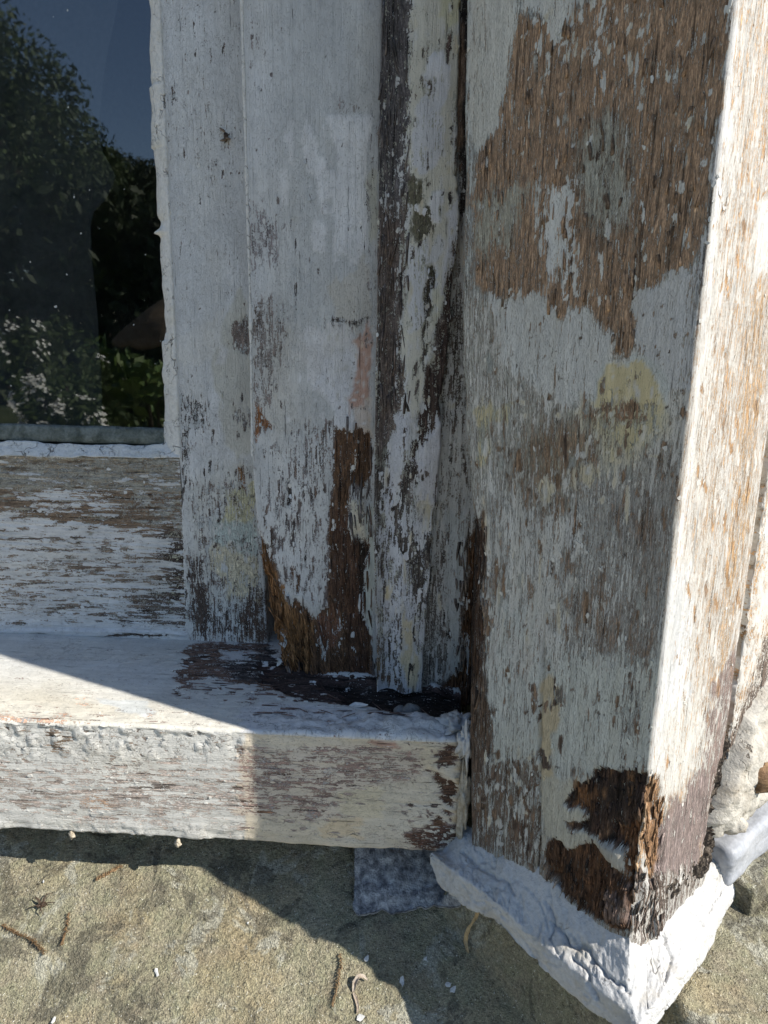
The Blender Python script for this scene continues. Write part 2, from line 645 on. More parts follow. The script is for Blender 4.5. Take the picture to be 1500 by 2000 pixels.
def crust_material(name, base, dark, warm, crack_scale=75, crack_w=.035, dens=(.40, .62)):
    """old painted mortar / putty: lumps, hairline cracks with dark bottoms, dusty tint"""
    m, nt = new_mat(name)
    g = NT(nt)
    out = g.n('ShaderNodeOutputMaterial'); b = g.n('ShaderNodeBsdfPrincipled'); g.l(b.outputs[0], out.inputs[0])
    tc = g.n('ShaderNodeTexCoord'); v = tc.outputs['Object']
    wnz = g.n('ShaderNodeTexNoise'); g.l(v, wnz.inputs['Vector']); wnz.inputs['Scale'].default_value = 60; wnz.inputs['Detail'].default_value = 4
    wsc = g.n('ShaderNodeVectorMath', operation='SCALE'); g.l(wnz.outputs['Color'], wsc.inputs[0]); wsc.inputs[3].default_value = .010
    wc = g.n('ShaderNodeVectorMath', operation='ADD'); g.l(v, wc.inputs[0]); g.l(wsc.outputs[0], wc.inputs[1])

    def cracks(sc, w):
        q = g.math('ABSOLUTE', g.math('SUBTRACT', g.noise(wc.outputs[0], sc * .62, 3, .55, .3), .5))
        return g.map(q, .002, w * .42)
    m1 = g.map(g.noise(v, 45, 3), dens[0], dens[1])
    m2 = g.map(g.noise(g.vscale(v, (1, 1, 1), (5, 3, 1)), 70, 3), dens[0] + .04, dens[1] + .04)
    c1 = g.math('SUBTRACT', 1.0, g.math('MULTIPLY', m1, g.math('SUBTRACT', 1.0, cracks(crack_scale, crack_w))))
    c2 = g.math('SUBTRACT', 1.0, g.math('MULTIPLY', m2, g.math('SUBTRACT', 1.0, cracks(crack_scale * 3.1, crack_w * 1.6))))
    ck = g.math('MULTIPLY', c1, c2)
    tint = g.mix(g.map(g.noise(v, 55, 5, .65), .50, .72, 0, .75), base, warm)
    tint = g.scale_col(tint, g.map(g.noise(v, 420, 4, .65), .25, .75, .80, 1.12))
    tint = g.scale_col(tint, g.map(g.noise(v, 900, 2), .22, .30, .5, 1.0))
    col = g.mix(ck, dark, tint)
    g.l(col, b.inputs['Base Color'])
    b.inputs['Roughness'].default_value = .72
    b.inputs['Specular IOR Level'].default_value = .3
    h = g.math('ADD', g.math('MULTIPLY', ck, .0011), g.math('MULTIPLY', g.noise(v, 340, 5, .70), .0015))
    bp = g.n('ShaderNodeBump'); bp.inputs['Distance'].default_value = 1.0; bp.inputs['Strength'].default_value = .8
    g.l(h, bp.inputs['Height']); g.l(bp.outputs[0], b.inputs['Normal'])
    return m


def stone_material():
    m, nt = new_mat('weathered_sandstone')
    g = NT(nt)
    out = g.n('ShaderNodeOutputMaterial'); b = g.n('ShaderNodeBsdfPrincipled'); g.l(b.outputs[0], out.inputs[0])
    v = g.n('ShaderNodeTexCoord').outputs['Object']
    big = g.map(g.noise(v, 24, 4, .65, .6), .36, .64)
    mid = g.map(g.noise(g.vscale(v, (1, 1, 1), (3, 1, 2)), 75, 4, .68, .4), .36, .64)
    gra = g.map(g.noise(v, 1150, 2, .7), .28, .72)
    grb = g.map(g.noise(g.vscale(v, (1, 1, 1), (1, 4, 2)), 480, 3, .7), .3, .7)
    c = g.mix(big, (.215, .186, .132), (.350, .312, .215))
    c = g.mix(g.math('MULTIPLY', mid, .75), c, (.250, .245, .155))
    warm = g.map(g.noise(g.vscale(v, (1, 1, 1), (7, 2, 5)), 18, 4, .65), .52, .70, 0, .6)
    c = g.mix(warm, c, (.33, .255, .145))
    pale = g.map(g.noise(g.vscale(v, (1, 1, 1), (2, 8, 5)), 34, 4, .7, .5), .555, .615, 0, .72)
    c = g.mix(pale, c, (.38, .37, .30))
    dk = g.map(g.noise(g.vscale(v, (1, 1, 1), (9, 8, 1)), 30, 4, .7, .9), .55, .60, 0, .68)
    c = g.mix(dk, c, (.105, .095, .070))
    c = g.scale_col(c, g.math('MULTIPLY', g.map(gra, 0, 1, .58, 1.40), g.map(grb, 0, 1, .66, 1.30)))
    spk = g.map(g.math('MULTIPLY', gra, g.noise(g.vscale(v, (1, 1, 1), (4, 4, 4)), 620, 1, .6)), .50, .58)
    c = g.mix(spk, c, (.70, .68, .60))
    pit = g.map(grb, .02, .14, .35, 1.0)
    c = g.scale_col(c, pit)
    g.l(c, b.inputs['Base Color'])
    b.inputs['Roughness'].default_value = .85
    b.inputs['Specular IOR Level'].default_value = .3
    h = g.math('ADD', g.math('MULTIPLY', gra, .0007), g.math('MULTIPLY', grb, .0014))
    h = g.math('ADD', h, g.math('MULTIPLY', mid, .0008))
    bp = g.n('ShaderNodeBump'); bp.inputs['Distance'].default_value = 1.0; bp.inputs['Strength'].default_value = .85
    g.l(h, bp.inputs['Height']); g.l(bp.outputs[0], b.inputs['Normal'])
    return m


def simple_mat(name, c1, c2, scale=60, rough=.7, bump=.0004, spec=.3, stretch=(1, 1, 1), lo=.35, hi=.65):
    m, nt = new_mat(name)
    g = NT(nt)
    out = g.n('ShaderNodeOutputMaterial'); b = g.n('ShaderNodeBsdfPrincipled'); g.l(b.outputs[0], out.inputs[0])
    v = g.vscale(g.n('ShaderNodeTexCoord').outputs['Object'], stretch)
    n = g.noise(v, scale, 5, .62, .3)
    c = g.mix(g.map(n, lo, hi), c1, c2)
    c = g.scale_col(c, g.map(g.noise(v, scale * 6, 3), .3, .7, .85, 1.15))
    g.l(c, b.inputs['Base Color'])
    b.inputs['Roughness'].default_value = rough
    b.inputs['Specular IOR Level'].default_value = spec
    if bump:
        bp = g.n('ShaderNodeBump'); bp.inputs['Distance'].default_value = 1.0; bp.inputs['Strength'].default_value = .8
        g.l(g.math('MULTIPLY', g.noise(v, scale * 4, 5, .65), bump * 4), bp.inputs['Height']); g.l(bp.outputs[0], b.inputs['Normal'])
    return m


def glass_material():
    m, nt = new_mat('window_glass')
    g = NT(nt)
    out = g.n('ShaderNodeOutputMaterial')
    tr = g.n('ShaderNodeBsdfTransparent'); tr.inputs[0].default_value = (.90, .93, .91, 1)
    gl = g.n('ShaderNodeBsdfGlossy'); gl.inputs['Roughness'].default_value = 0.018
    gl.inputs['Color'].default_value = (1, 1, 1, 1)
    v = g.n('ShaderNodeTexCoord').outputs['Object']
    bp = g.n('ShaderNodeBump'); bp.inputs['Distance'].default_value = 1.0; bp.inputs['Strength'].default_value = .35
    g.l(g.math('MULTIPLY', g.noise(v, 9, 2), .0005), bp.inputs['Height'])
    g.l(bp.outputs[0], gl.inputs['Normal'])
    fr = g.n('ShaderNodeFresnel'); fr.inputs['IOR'].default_value = 1.5
    f = g.math('MULTIPLY', fr.outputs[0], 3.3, clamp=True)       # all four faces of the double glazing
    mx = g.n('ShaderNodeMixShader'); g.l(f, mx.inputs[0]); g.l(tr.outputs[0], mx.inputs[1]); g.l(gl.outputs[0], mx.inputs[2])
    # thin dust film
    df = g.n('ShaderNodeBsdfDiffuse'); df.inputs[0].default_value = (.5, .5, .48, 1)
    dust = g.math('ADD', g.map(g.noise(v, 30, 4), .35, .8, .0, .008),
                  g.map(g.noise(g.vscale(v, (1, 1, 1), (2, 2, 2)), 210, 2, .5), .755, .775, 0, .8))
    mx2 = g.n('ShaderNodeMixShader'); g.l(dust, mx2.inputs[0]); g.l(mx.outputs[0], mx2.inputs[1]); g.l(df.outputs[0], mx2.inputs[2])
    g.l(mx2.outputs[0], out.inputs[0])
    return m


MW = paint_wood_material()
M_PUTTY = crust_material('cracked_white_putty', (.68, .66, .62), (.10, .085, .07), (.58, .55, .47), 80, .03, (.47, .65))
M_FILLET = crust_material('cracked_painted_mortar', (.53, .525, .51), (.10, .085, .07), (.42, .38, .31), 60, .022, (.58, .70))
M_RENDER = crust_material('rough_painted_mortar', (.50, .47, .41), (.12, .095, .07), (.36, .30, .22), 80, .03, (.5, .7))
M_STONE = stone_material()
M_GLASS = glass_material()
M_LEAD = simple_mat('dull_lead_with_old_paint', (.13, .135, .15), (.55, .55, .54), 230, .6, .0006, .35, stretch=(1, .6, 1.2), lo=.36, hi=.62)
M_GREYP = simple_mat('pale_grey_gloss_paint', (.30, .315, .345), (.38, .39, .41), 40, .5, .0003, .4)
M_SHAV = simple_mat('pale_wood_shaving', (.45, .30, .14), (.58, .43, .24), 120, .6, .0002)
M_CHITIN = simple_mat('dead_spider', (.035, .022, .014), (.09, .06, .04), 300, .5, .0001)
M_TWIG = simple_mat('dry_orange_twig', (.20, .125, .065), (.36, .24, .13), 300, .7, .0002)
M_FLAKE = simple_mat('paint_flake', (.48, .48, .46), (.60, .59, .56), 200, .6, .0001)
M_DLEAF = simple_mat('dry_curled_leaf', (.24, .18, .13), (.46, .40, .33), 160, .7, .0002)
M_PEB = simple_mat('grey_pebble', (.10, .105, .105), (.19, .19, .18), 150, .7, .0003)
M_GLAZ = simple_mat('mossy_old_bead', (.07, .08, .065), (.20, .215, .19), 120, .75, .0004)
M_COCOON = simple_mat('dried_paint_bead', (.40, .33, .23), (.60, .54, .43), 400, .6, .0003)

# ------------------------------------------------------------------ key dimensions
Z0 = -0.2248                     # back edge of the sill top
SS = 0.03                        # fall of the sill top
YF = -0.1158                     # front face of the sill
ZB = -0.3032                     # underside of the sill
E0 = np.array([.1037, -.1986, 0.0])     # front arris of the corner post (plan)
TL = np.array([.7, -.714, 0.0]); TL /= np.linalg.norm(TL)     # along the left face towards the arris
NL = np.array([-TL[1] * -1, 0, 0]); NL = np.array([TL[1], -TL[0], 0.0])   # outward normal of the left face
NR = TL.copy()                   # outward normal of the right face
TR = np.array([-TL[1], TL[0], 0.0])     # along the right face, away from the arris
TOPZ = .95


def zs_v(y, pts):
    """photo (u,v) outline -> sorted arrays (z, x) on the plane Y=y"""
    q = np.array([atY(u, v, y) for u, v in pts])
    o = np.argsort(q[:, 2])
    return q[o, 2], q[o, 0]


# ================================================================== STONE LEDGE
def stone_z(x, y):
    pl = -.3385 + .4935 * (y + .1001)
    pl = np.where(y > -.07, -.3385 + .4935 * .0301 + .12 * (y + .07), pl)
    P2 = np.stack([x, y], -1)
    rel = P2 - E0[:2]
    nl, nr, tl, tr = rel @ NL[:2], rel @ NR[:2], -(rel @ TL[:2]), rel @ TR[:2]
    # the stone right of the post stands higher and falls gently outward
    zr = -.3165 - .30 * np.maximum(nr - .02, 0)
    wr = sstep(.0, .022, tr) * sstep(-.03, .0, nr)
    z = pl + (zr - pl) * wr
    # plinth under the post, set back behind the fillet
    mp = sstep(.004, -.002, nl) * sstep(.012, .004, nr) * sstep(.125, .115, tl)
    return z + (np.maximum(z, -.314) - z) * mp


def stone_full(x, y):
    z = stone_z(x, y)
    z = z + .0022 * fbm(x * 28, y * 28, 31, 4) + .0009 * fbm(x * 120, y * 120, 35, 4, .6) + .0004 * fbm(x * 420, y * 420, 39, 2)
    # shallow delaminated patches
    z = z - .0014 * sstep(.12, .22, fbm(x * 17 + 3, y * 21, 44, 4))
    return z


xs = dense([(-1.1, -.36, .03), (-.36, .30, .0016), (.30, .62, .02)])
ys = dense([(-.46, -.27, .008), (-.27, -.02, .0016), (-.02, .14, .02)])
X, Y = np.meshgrid(xs, ys, indexing='ij')
zz = stone_full(X.ravel(), Y.ravel()).reshape(X.shape)
P = np.stack([X, Y, zz], -1)
nx, ny = X.shape
V = P.reshape(-1, 3)
faces = [grid_faces(nx, ny)[:, ::-1]]
# solid block below
idx = np.arange(nx * ny).reshape(nx, ny)
border = list(idx[:, 0]) + list(idx[-1, 1:]) + list(idx[-2::-1, -1]) + list(idx[0, -2:0:-1])
low = V[border].copy(); low[:, 2] = -.62
nb = len(border); o0 = len(V)
V = np.concatenate([V, low])
faces.append(np.array([[border[i], o0 + i, o0 + (i + 1) % nb, border[(i + 1) % nb]] for i in range(nb)])[:, ::-1])
ledge = link('stone_ledge', mesh_from('stone_ledge', V, faces), None, M_STONE)
setp(ledge, 'weathered greenish tan sandstone ledge under the window sill', None, None, 'structure')

def on_stone_grid(u, v):
    u = np.asarray(u, float); v = np.asarray(v, float)
    d = np.stack([(u - 750) / F_PX, -(v - 1000) / F_PX, -np.ones_like(u)], -1) @ CM.T
    d /= np.linalg.norm(d, axis=-1, keepdims=True)
    lo_ = np.full(u.shape, .2); hi_ = np.full(u.shape, .9)
    for _ in range(22):
        md = (lo_ + hi_) / 2
        p = CAM + d * md[..., None]
        above = p[..., 2] > stone_full(p[..., 0].ravel(), p[..., 1].ravel()).reshape(u.shape)
        lo_ = np.where(above, md, lo_); hi_ = np.where(above, hi_, md)
    return CAM + d * lo_[..., None]


def on_stone(u, v, lift=0.0):
    p = on_stone_grid(np.array([u]), np.array([v]))[0]
    p[2] += lift
    return p


# ================================================================== WINDOW SASH
sash = thing('window_sash', (-.30, 0, -.2248), 'white flaking wooden window sash holding the dark glass pane', 'window')


def ragged(z, sd_):
    """splintery edge profile, mostly 0 with sharp notches"""
    a = fbm(z * 60, z * 0, sd_, 4, .7)
    b = vnoise(z * 120, z * 0, sd_ + 7)
    return .35 * a - 1.6 * np.maximum(0, b - .62) * (vnoise(z * 330, z * 0, sd_ + 9) > .35)


def vboard(name, x0f, x1f, yf, yb, zlist, base, patches, parent, seed, rad=.0015, step=.0012, extra=None, rough=.00018, endfn=None, prof=None, flakes=0, splinters=None, rag=(0, 0)):
    """vertical board; x0f(z), x1f(z) = left and right edges; yf front, yb back"""
    zt = dense(zlist)
    w = 1.0
    wm = abs(x1f(0.0) - x0f(0.0))
    cs, ids = ring([(0, yf), (wm, yf), (wm, yb), (0, yb)], [step, step * 2, .02, step * 4], rad)
    n, m = len(cs), len(zt)
    P = np.zeros((n, m, 3))
    a = cs[:, 0] / wm
    rg0 = ragged(zt, seed * 3 + 1); rg1 = ragged(zt, seed * 3 + 2)
    for j, z in enumerate(zt):
        X0, X1 = x0f(z), x1f(z)
        X0 = X0 + rag[0] * rg0[j]; X1 = X1 + rag[1] * rg1[j]
        P[:, j, 0] = X0 + (X1 - X0) * a
        P[:, j, 1] = cs[:, 1]
        P[:, j, 2] = z
    if prof is not None:
        front = ids == 0
        P[:, :, 1] += np.where(front, prof(a), 0)[:, None]
    if endfn is not None:
        k = sstep(zt[-1] + .03, zt[-1], P[..., 2])
        P[..., 2] += k * endfn(P[..., 0], P[..., 1])
    gc = np.stack([P[..., 0] + .37 * P[..., 1], P[..., 2] + seed * .31, P[..., 1]], -1)
    return sweep_board(name, P, gc, base, patches, MW, parent, False, seed, rough, extra, flakes=flakes, splinters=splinters)


def hsweep(name, prof, ids, xsl, base, patches, parent, seed, extra=None, rough=.00018, fields=None, xend=None, flakes=0, splinters=None):
    xt = dense(xsl)
    n, m = len(prof), len(xt)
    P = np.zeros((n, m, 3))
    P[:, :, 0] = xt[None, :]
    P[:, :, 1] = prof[:, 0][:, None]
    P[:, :, 2] = prof[:, 1][:, None]
    gc = np.stack([P[..., 2] - .8 * P[..., 1] + .13 * seed, P[..., 0] + seed * .23, P[..., 1]], -1)
    return sweep_board(name, P, gc, base, patches, MW, parent, True, seed, rough, extra, fields, flakes=flakes, splinters=splinters)


# stile -------------------------------------------------------------
ST = dict(ct=.97, Ct=COOL, cu=.5, Cu=(.50, .51, .50), Cw=(.13, .10, .085), cr=.25)
st_patches = [
    (dict(ct=.90), box(300, 0, 480, 350), 60, 10),
    (dict(Ct=(.55, .555, .53), ct=1.0, cr=0), [(468, 560), (487, 595), (495, 885), (462, 892), (437, 862), (424, 770), (412, 690), (440, 620)], 4, 5),
    (dict(Ct=(.64, .65, .66), ct=1.0, cr=0), [(350, 655), (440, 603), (428, 680), (395, 715), (345, 705)], 4, 6),
    (dict(Ct=(.63, .64, .66), ct=1.0, cr=0), [(430, 672), (446, 680), (440, 712), (420, 715)], 3, 3),
    (dict(ct=.05, cu=.25, Cw=(.20, .16, .14), **{'d+': -.5}), [(455, 632), (478, 620), (489, 640), (490, 690), (472, 692), (454, 672)], 5, 3),
    (dict(ct=.45, Cw=(.16, .14, .13)), box(456, 800, 488, 832), 10, 4),
    (dict(ct=.42, Cw=(.07, .06, .055), **{'d+': -.5}), [(352, 760), (380, 765), (405, 790), (400, 840), (378, 850), (362, 900), (352, 960), (346, 850)], 12, 8),
    (dict(ct=.35, Cw=(.06, .05, .045), **{'d+': -.9}), [(352, 860), (372, 880), (366, 955), (356, 985)], 8, 5),
    (dict(ct=.62, Ct=(.60, .61, .60)), [(362, 930), (500, 910), (510, 1245), (365, 1245)], 30, 8),
    (dict(ct=.05, cu=0, Cw=(.22, .12, .055), **{'d+': -1.5}), [(462, 912), (470, 915), (480, 955), (472, 960)], 4, 2),
    (dict(ct=.30, cu=.92, Cu=(.56, .52, .34)), [(445, 955), (500, 945), (505, 1010), (470, 1030), (440, 1050), (430, 1010)], 16, 8),
    (dict(ct=.30, cu=.92, Cu=(.47, .52, .48)), [(410, 1010), (470, 1020), (505, 1010), (500, 1100), (470, 1080), (412, 1060)], 18, 8),
    (dict(ct=.30, cu=.92, Cu=(.60, .54, .40)), [(412, 1062), (450, 1070), (505, 1090), (506, 1180), (450, 1170), (410, 1110)], 16, 8),
    (dict(ct=.44, cu=.15, Cw=(.075, .055, .045), Ct=(.60, .62, .63)), [(372, 1175), (420, 1190), (460, 1180), (515, 1150), (520, 1250), (370, 1250)], 26, 10),
    (dict(ct=.25, cu=.1, Cw=(.07, .05, .04), **{'d+': -.6}), [(372, 1085), (385, 1090), (408, 1170), (410, 1245), (390, 1245), (372, 1200)], 10, 7),
    (dict(ct=.25, cu=.1, Cw=(.09, .06, .045)), [(470, 1200), (512, 1150), (520, 1250), (470, 1250)], 16, 9),
]
_d = dict(ct=-.1, cu=-.1, Cw=(.06, .05, .045)); _wc = dict(ct=1.1, Ct=(.62, .635, .65))
st_patches += scatter(box(352, 760, 500, 1240), 110, (2, 6), (5, 34), [(3, _d), (3, _wc), (1, dict(ct=-.1, cu=1.1, Cu=(.50, .48, .36)))], 621)
st_patches += scatter(box(320, 0, 480, 760), 46, (1.5, 3.5), (4, 26), [(1, _d)], 622, jit=2)
st_patches += scatter(box(428, 235, 470, 420), 16, (2, 5), (4, 9), [(1, dict(ct=-.1, cu=-.1, Cw=(.09, .06, .045)))], 623, jit=1)
x_st0 = zs_v(0, [(308, 0), (349, 880), (362, 1245)])
x_st1 = zs_v(0, [(473, 0), (496, 880), (512, 1245)])
stile = vboard('stile', lambda z: np.interp(z, *x_st0), lambda z: np.interp(z, *x_st1) + .004, 0.0, .045,
               [(TOPZ, .20, .03), (.20, -.2265, .0013)], ST, st_patches, sash, 3, flakes=90)

# bottom rail ---------------------------------------------------------
RL = dict(ct=.86, Ct=(.62, .635, .655), cu=.35, Cu=(.36, .34, .29), Cw=(.17, .125, .09), cr=.2)
rl_patches = [
    (dict(ct=.16, cu=.62, Cu=(.33, .315, .27), Cw=(.25, .205, .15)), [(-200, 885), (352, 893), (356, 968), (200, 962), (-200, 955)], 10, 7),
    (dict(ct=.12, cu=.15, Cw=(.185, .13, .088)), [(-200, 958), (110, 962), (362, 968), (362, 1046), (230, 1036), (120, 1022), (40, 1006), (-200, 990)], 8, 8),
    (dict(ct=.74), [(20, 960), (120, 962), (230, 978), (245, 990), (170, 998), (60, 992)], 10, 9),
    (dict(ct=.25, cu=.6, Cu=(.36, .35, .31)), [(240, 955), (362, 940), (362, 1030), (320, 1040), (260, 1000)], 30, 8),
    (dict(ct=.93, Ct=(.64, .65, .67)), [(60, 1018), (200, 1034), (290, 1044), (270, 1062), (130, 1050), (40, 1040)], 12, 8),
    (dict(ct=.62), [(-200, 1060), (300, 1060), (310, 1190), (-200, 1200)], 40, 8),
    (dict(ct=.40, cu=.3, Cw=(.085, .062, .048)), [(300, 1042), (362, 1042), (366, 1230), (230, 1232), (270, 1170), (320, 1120)], 22, 14),
    (dict(ct=.12, cu=.3, Cu=(.52, .49, .36), Cw=(.06, .045, .038)), [(336, 1046), (362, 1046), (366, 1195), (345, 1190), (330, 1110)], 14, 12),
    (dict(ct=.45, Cw=(.10, .075, .06)), [(180, 1196), (362, 1180), (364, 1226), (200, 1222)], 14, 12),
    (dict(ct=1.0, Ct=(.62, .645, .69), cr=.4, **{'d+': 1.2}), [(-200, 1215), (120, 1222), (370, 1228), (370, 1246), (-200, 1240)], 9, 5),
    (dict(ct=.10, cu=.1, Cw=(.035, .03, .028), **{'d+': -1.8}), [(-200, 1235), (120, 1241), (330, 1243), (330, 1247), (120, 1247), (-200, 1242)], 3, 4),
]

rl_patches += scatter(box(-20, 1040, 360, 1225), 170, (1.6, 5), (16, 110), [(3, dict(ct=-.1, cu=.2, Cw=(.15, .115, .09))), (4, dict(ct=1.1))], 631, horiz=True, jit=2)
rl_patches += scatter(box(-20, 900, 360, 1035), 130, (1.6, 5), (14, 90), [(2, dict(ct=-.1, cu=-.1, Cw=(.12, .085, .06))), (2, dict(ct=1.1)), (2, dict(ct=-.1, cu=1.1, Cu=(.38, .35, .28)))], 632, horiz=True, jit=2)


def rail_extra(P, g, F):
    z = P[:, 2]; x = P[:, 0]
    front = P[:, 1] < .004
    ph = (z + .004 * fbm(x * 5, z * 8, 61, 2)) / .0034
    rid = .5 + .5 * np.sin(2 * math.pi * (ph + .7 * fbm(x * 3, z * 120, 62, 2)))
    amp = .0011 * sstep(-.085, -.10, z) * (0.4 + .6 * vnoise(x * 9, z * 60, 63))
    return np.where(front, -amp * rid ** 2, 0)


pr, pid = ring([(0.0, -.0895), (0.0, -.2285), (.045, -.2285), (.045, -.0855)], [.0011, .01, .02, .006], .0015)
rail = hsweep('bottom_rail', pr, pid, [(-.72, -.34, .012), (-.34, -.1708, .0013)], RL, rl_patches, sash, 4, rail_extra, flakes=140)
# left stile and top rail beyond the picture, plain versions of the same boards
xL0, xL1 = -.775, -.722
vboard('stile', lambda z: xL0, lambda z: xL1, 0, .045, [(TOPZ, -.2265, .012)], ST, [], sash, 8, step=.004)
pr2, _ = ring([(0.0, .90), (0.0, .84), (.045, .84), (.045, .90)], [.004, .01, .02, .006], .0015)
hsweep('top_rail', pr2, _, [(-.722, -.1708, .012)], dict(RL, ct=.95), [], sash, 9)

# glass
GY = .011
me = mesh_from('glass_pane', [(-.73, GY, -.082), (-.160, GY, -.082), (-.160, GY, .85), (-.73, GY, .85),
                              (-.73, GY + .003, -.082), (-.160, GY + .003, -.082), (-.160, GY + .003, .85), (-.73, GY + .003, .85)],
               [[0, 1, 2, 3]], None, False)
link('glass_pane', me, sash, M_GLASS)

# vertical putty: triangular bead with a ragged inner edge
zt = dense([(.85, .20, .02), (.20, -.0885, .0012)])
xi = np.interp(zt, *zs_v(GY, [(289, 0), (305, 380), (319, 600), (321, 840), (312, 885)]))
xo = np.interp(zt, *zs_v(0, [(312, 0), (352, 880)])) + .0006
rag = .0011 * fbm(zt * 55, zt * 0, 71, 4) + .0012 * np.sign(fbm(zt * 38, zt * 0, 73, 2)) * vnoise(zt * 90, zt * 0, 74) ** 2
notch = -.003 * np.exp(-((zt - atY(312, 455, GY)[2]) / .0016) ** 2) + .0022 * np.exp(-((zt - atY(312, 435, GY)[2]) / .003) ** 2)
xi = xi + rag + notch
k = 9
Pp = np.zeros((k + 3, len(zt), 3))
for i in range(k):
    t = i / (k - 1)
    Pp[i, :, 0] = xi + (xo - xi) * t
    bulge = math.sin(t * math.pi) * .0012
    Pp[i, :, 1] = (GY - .0006) + (-.0012 - GY) * (t ** .75) - bulge + .0003 * fbm(zt * 160 + i, zt * 0 + i * .7, 75, 3)
    Pp[i, :, 2] = zt
Pp[k, :, 0] = xo + .001; Pp[k, :, 1] = .006; Pp[k, :, 2] = zt
Pp[k + 1, :, 0] = xo; Pp[k + 1, :, 1] = GY + .0008; Pp[k + 1, :, 2] = zt
Pp[k + 2, :, 0] = xi + .0002; Pp[k + 2, :, 1] = GY + .0008; Pp[k + 2, :, 2] = zt
link('putty', mesh_from('putty', Pp.reshape(-1, 3), [grid_faces(k + 3, len(zt), True)]), sash, M_PUTTY)

# horizontal putty: lifted flaky bead on the rail
xt = dense([(-.72, -.34, .02), (-.34, -.1695, .0011)])
topz = np.interp(xt, [-.34, -.26, -.20, -.168], [-.0805, -.0812, -.0822, -.079])
topz = topz + .0011 * fbm(xt * 60, xt * 0, 81, 4) + .0011 * (vnoise(xt * 95, xt * 0, 82) ** 3)
rowz = np.interp(xt, [-.34, -.17], [-.0912, -.0885]) + .0006 * fbm(xt * 80, xt * 0, 83, 3)
k = 10
Pp = np.zeros((k + 2, len(xt), 3))
for i in range(k):
    t = i / (k - 1)
    lip = .0016 * np.exp(-(t / .18) ** 2) * (0.4 + vnoise(xt * 70, xt * 0 + 3, 84))
    Pp[i, :, 0] = xt
    Pp[i, :, 2] = topz + (rowz - topz) * t + .0004 * fbm(xt * 130, xt * 0 + i * .5, 85, 3)
    Pp[i, :, 1] = .0065 - .0085 * t ** .8 - lip + .0006 * fbm(xt * 70, xt * 0 + i * .35, 86, 4)
Pp[k, :, 0] = xt; Pp[k, :, 2] = rowz - .0004; Pp[k, :, 1] = .006
Pp[k + 1, :, 0] = xt; Pp[k + 1, :, 2] = topz - .0012; Pp[k + 1, :, 1] = .0095
link('putty', mesh_from('putty', Pp.reshape(-1, 3), [grid_faces(k + 2, len(xt), True)]), sash, M_PUTTY)

# old mossy bead at the foot of the glass
xt = dense([(-.72, -.34, .02), (-.34, -.168, .0016)])
k = 7
Pp = np.zeros((k + 1, len(xt), 3))
zt0 = np.interp(xt, [-.34, -.168], [-.0685, -.0695])
for i in range(k):
    t = i / (k - 1)
    Pp[i, :, 0] = xt; Pp[i, :, 2] = zt0 - .0135 * t + .0003 * fbm(xt * 90, xt * 0 + i, 91, 3)
    Pp[i, :, 1] = GY - .0005 - .003 * math.sin(t * 2.2) + .0004 * fbm(xt * 60, xt * 0 + i * .6, 92, 3) + (.004 if i == k - 1 else 0)
Pp[k, :, 0] = xt; Pp[k, :, 2] = zt0 - .006; Pp[k, :, 1] = GY + .0012
link('glazing_bead', mesh_from('glazing_bead', Pp.reshape(-1, 3), [grid_faces(k + 1, len(xt), True)]), sash, M_GLAZ)

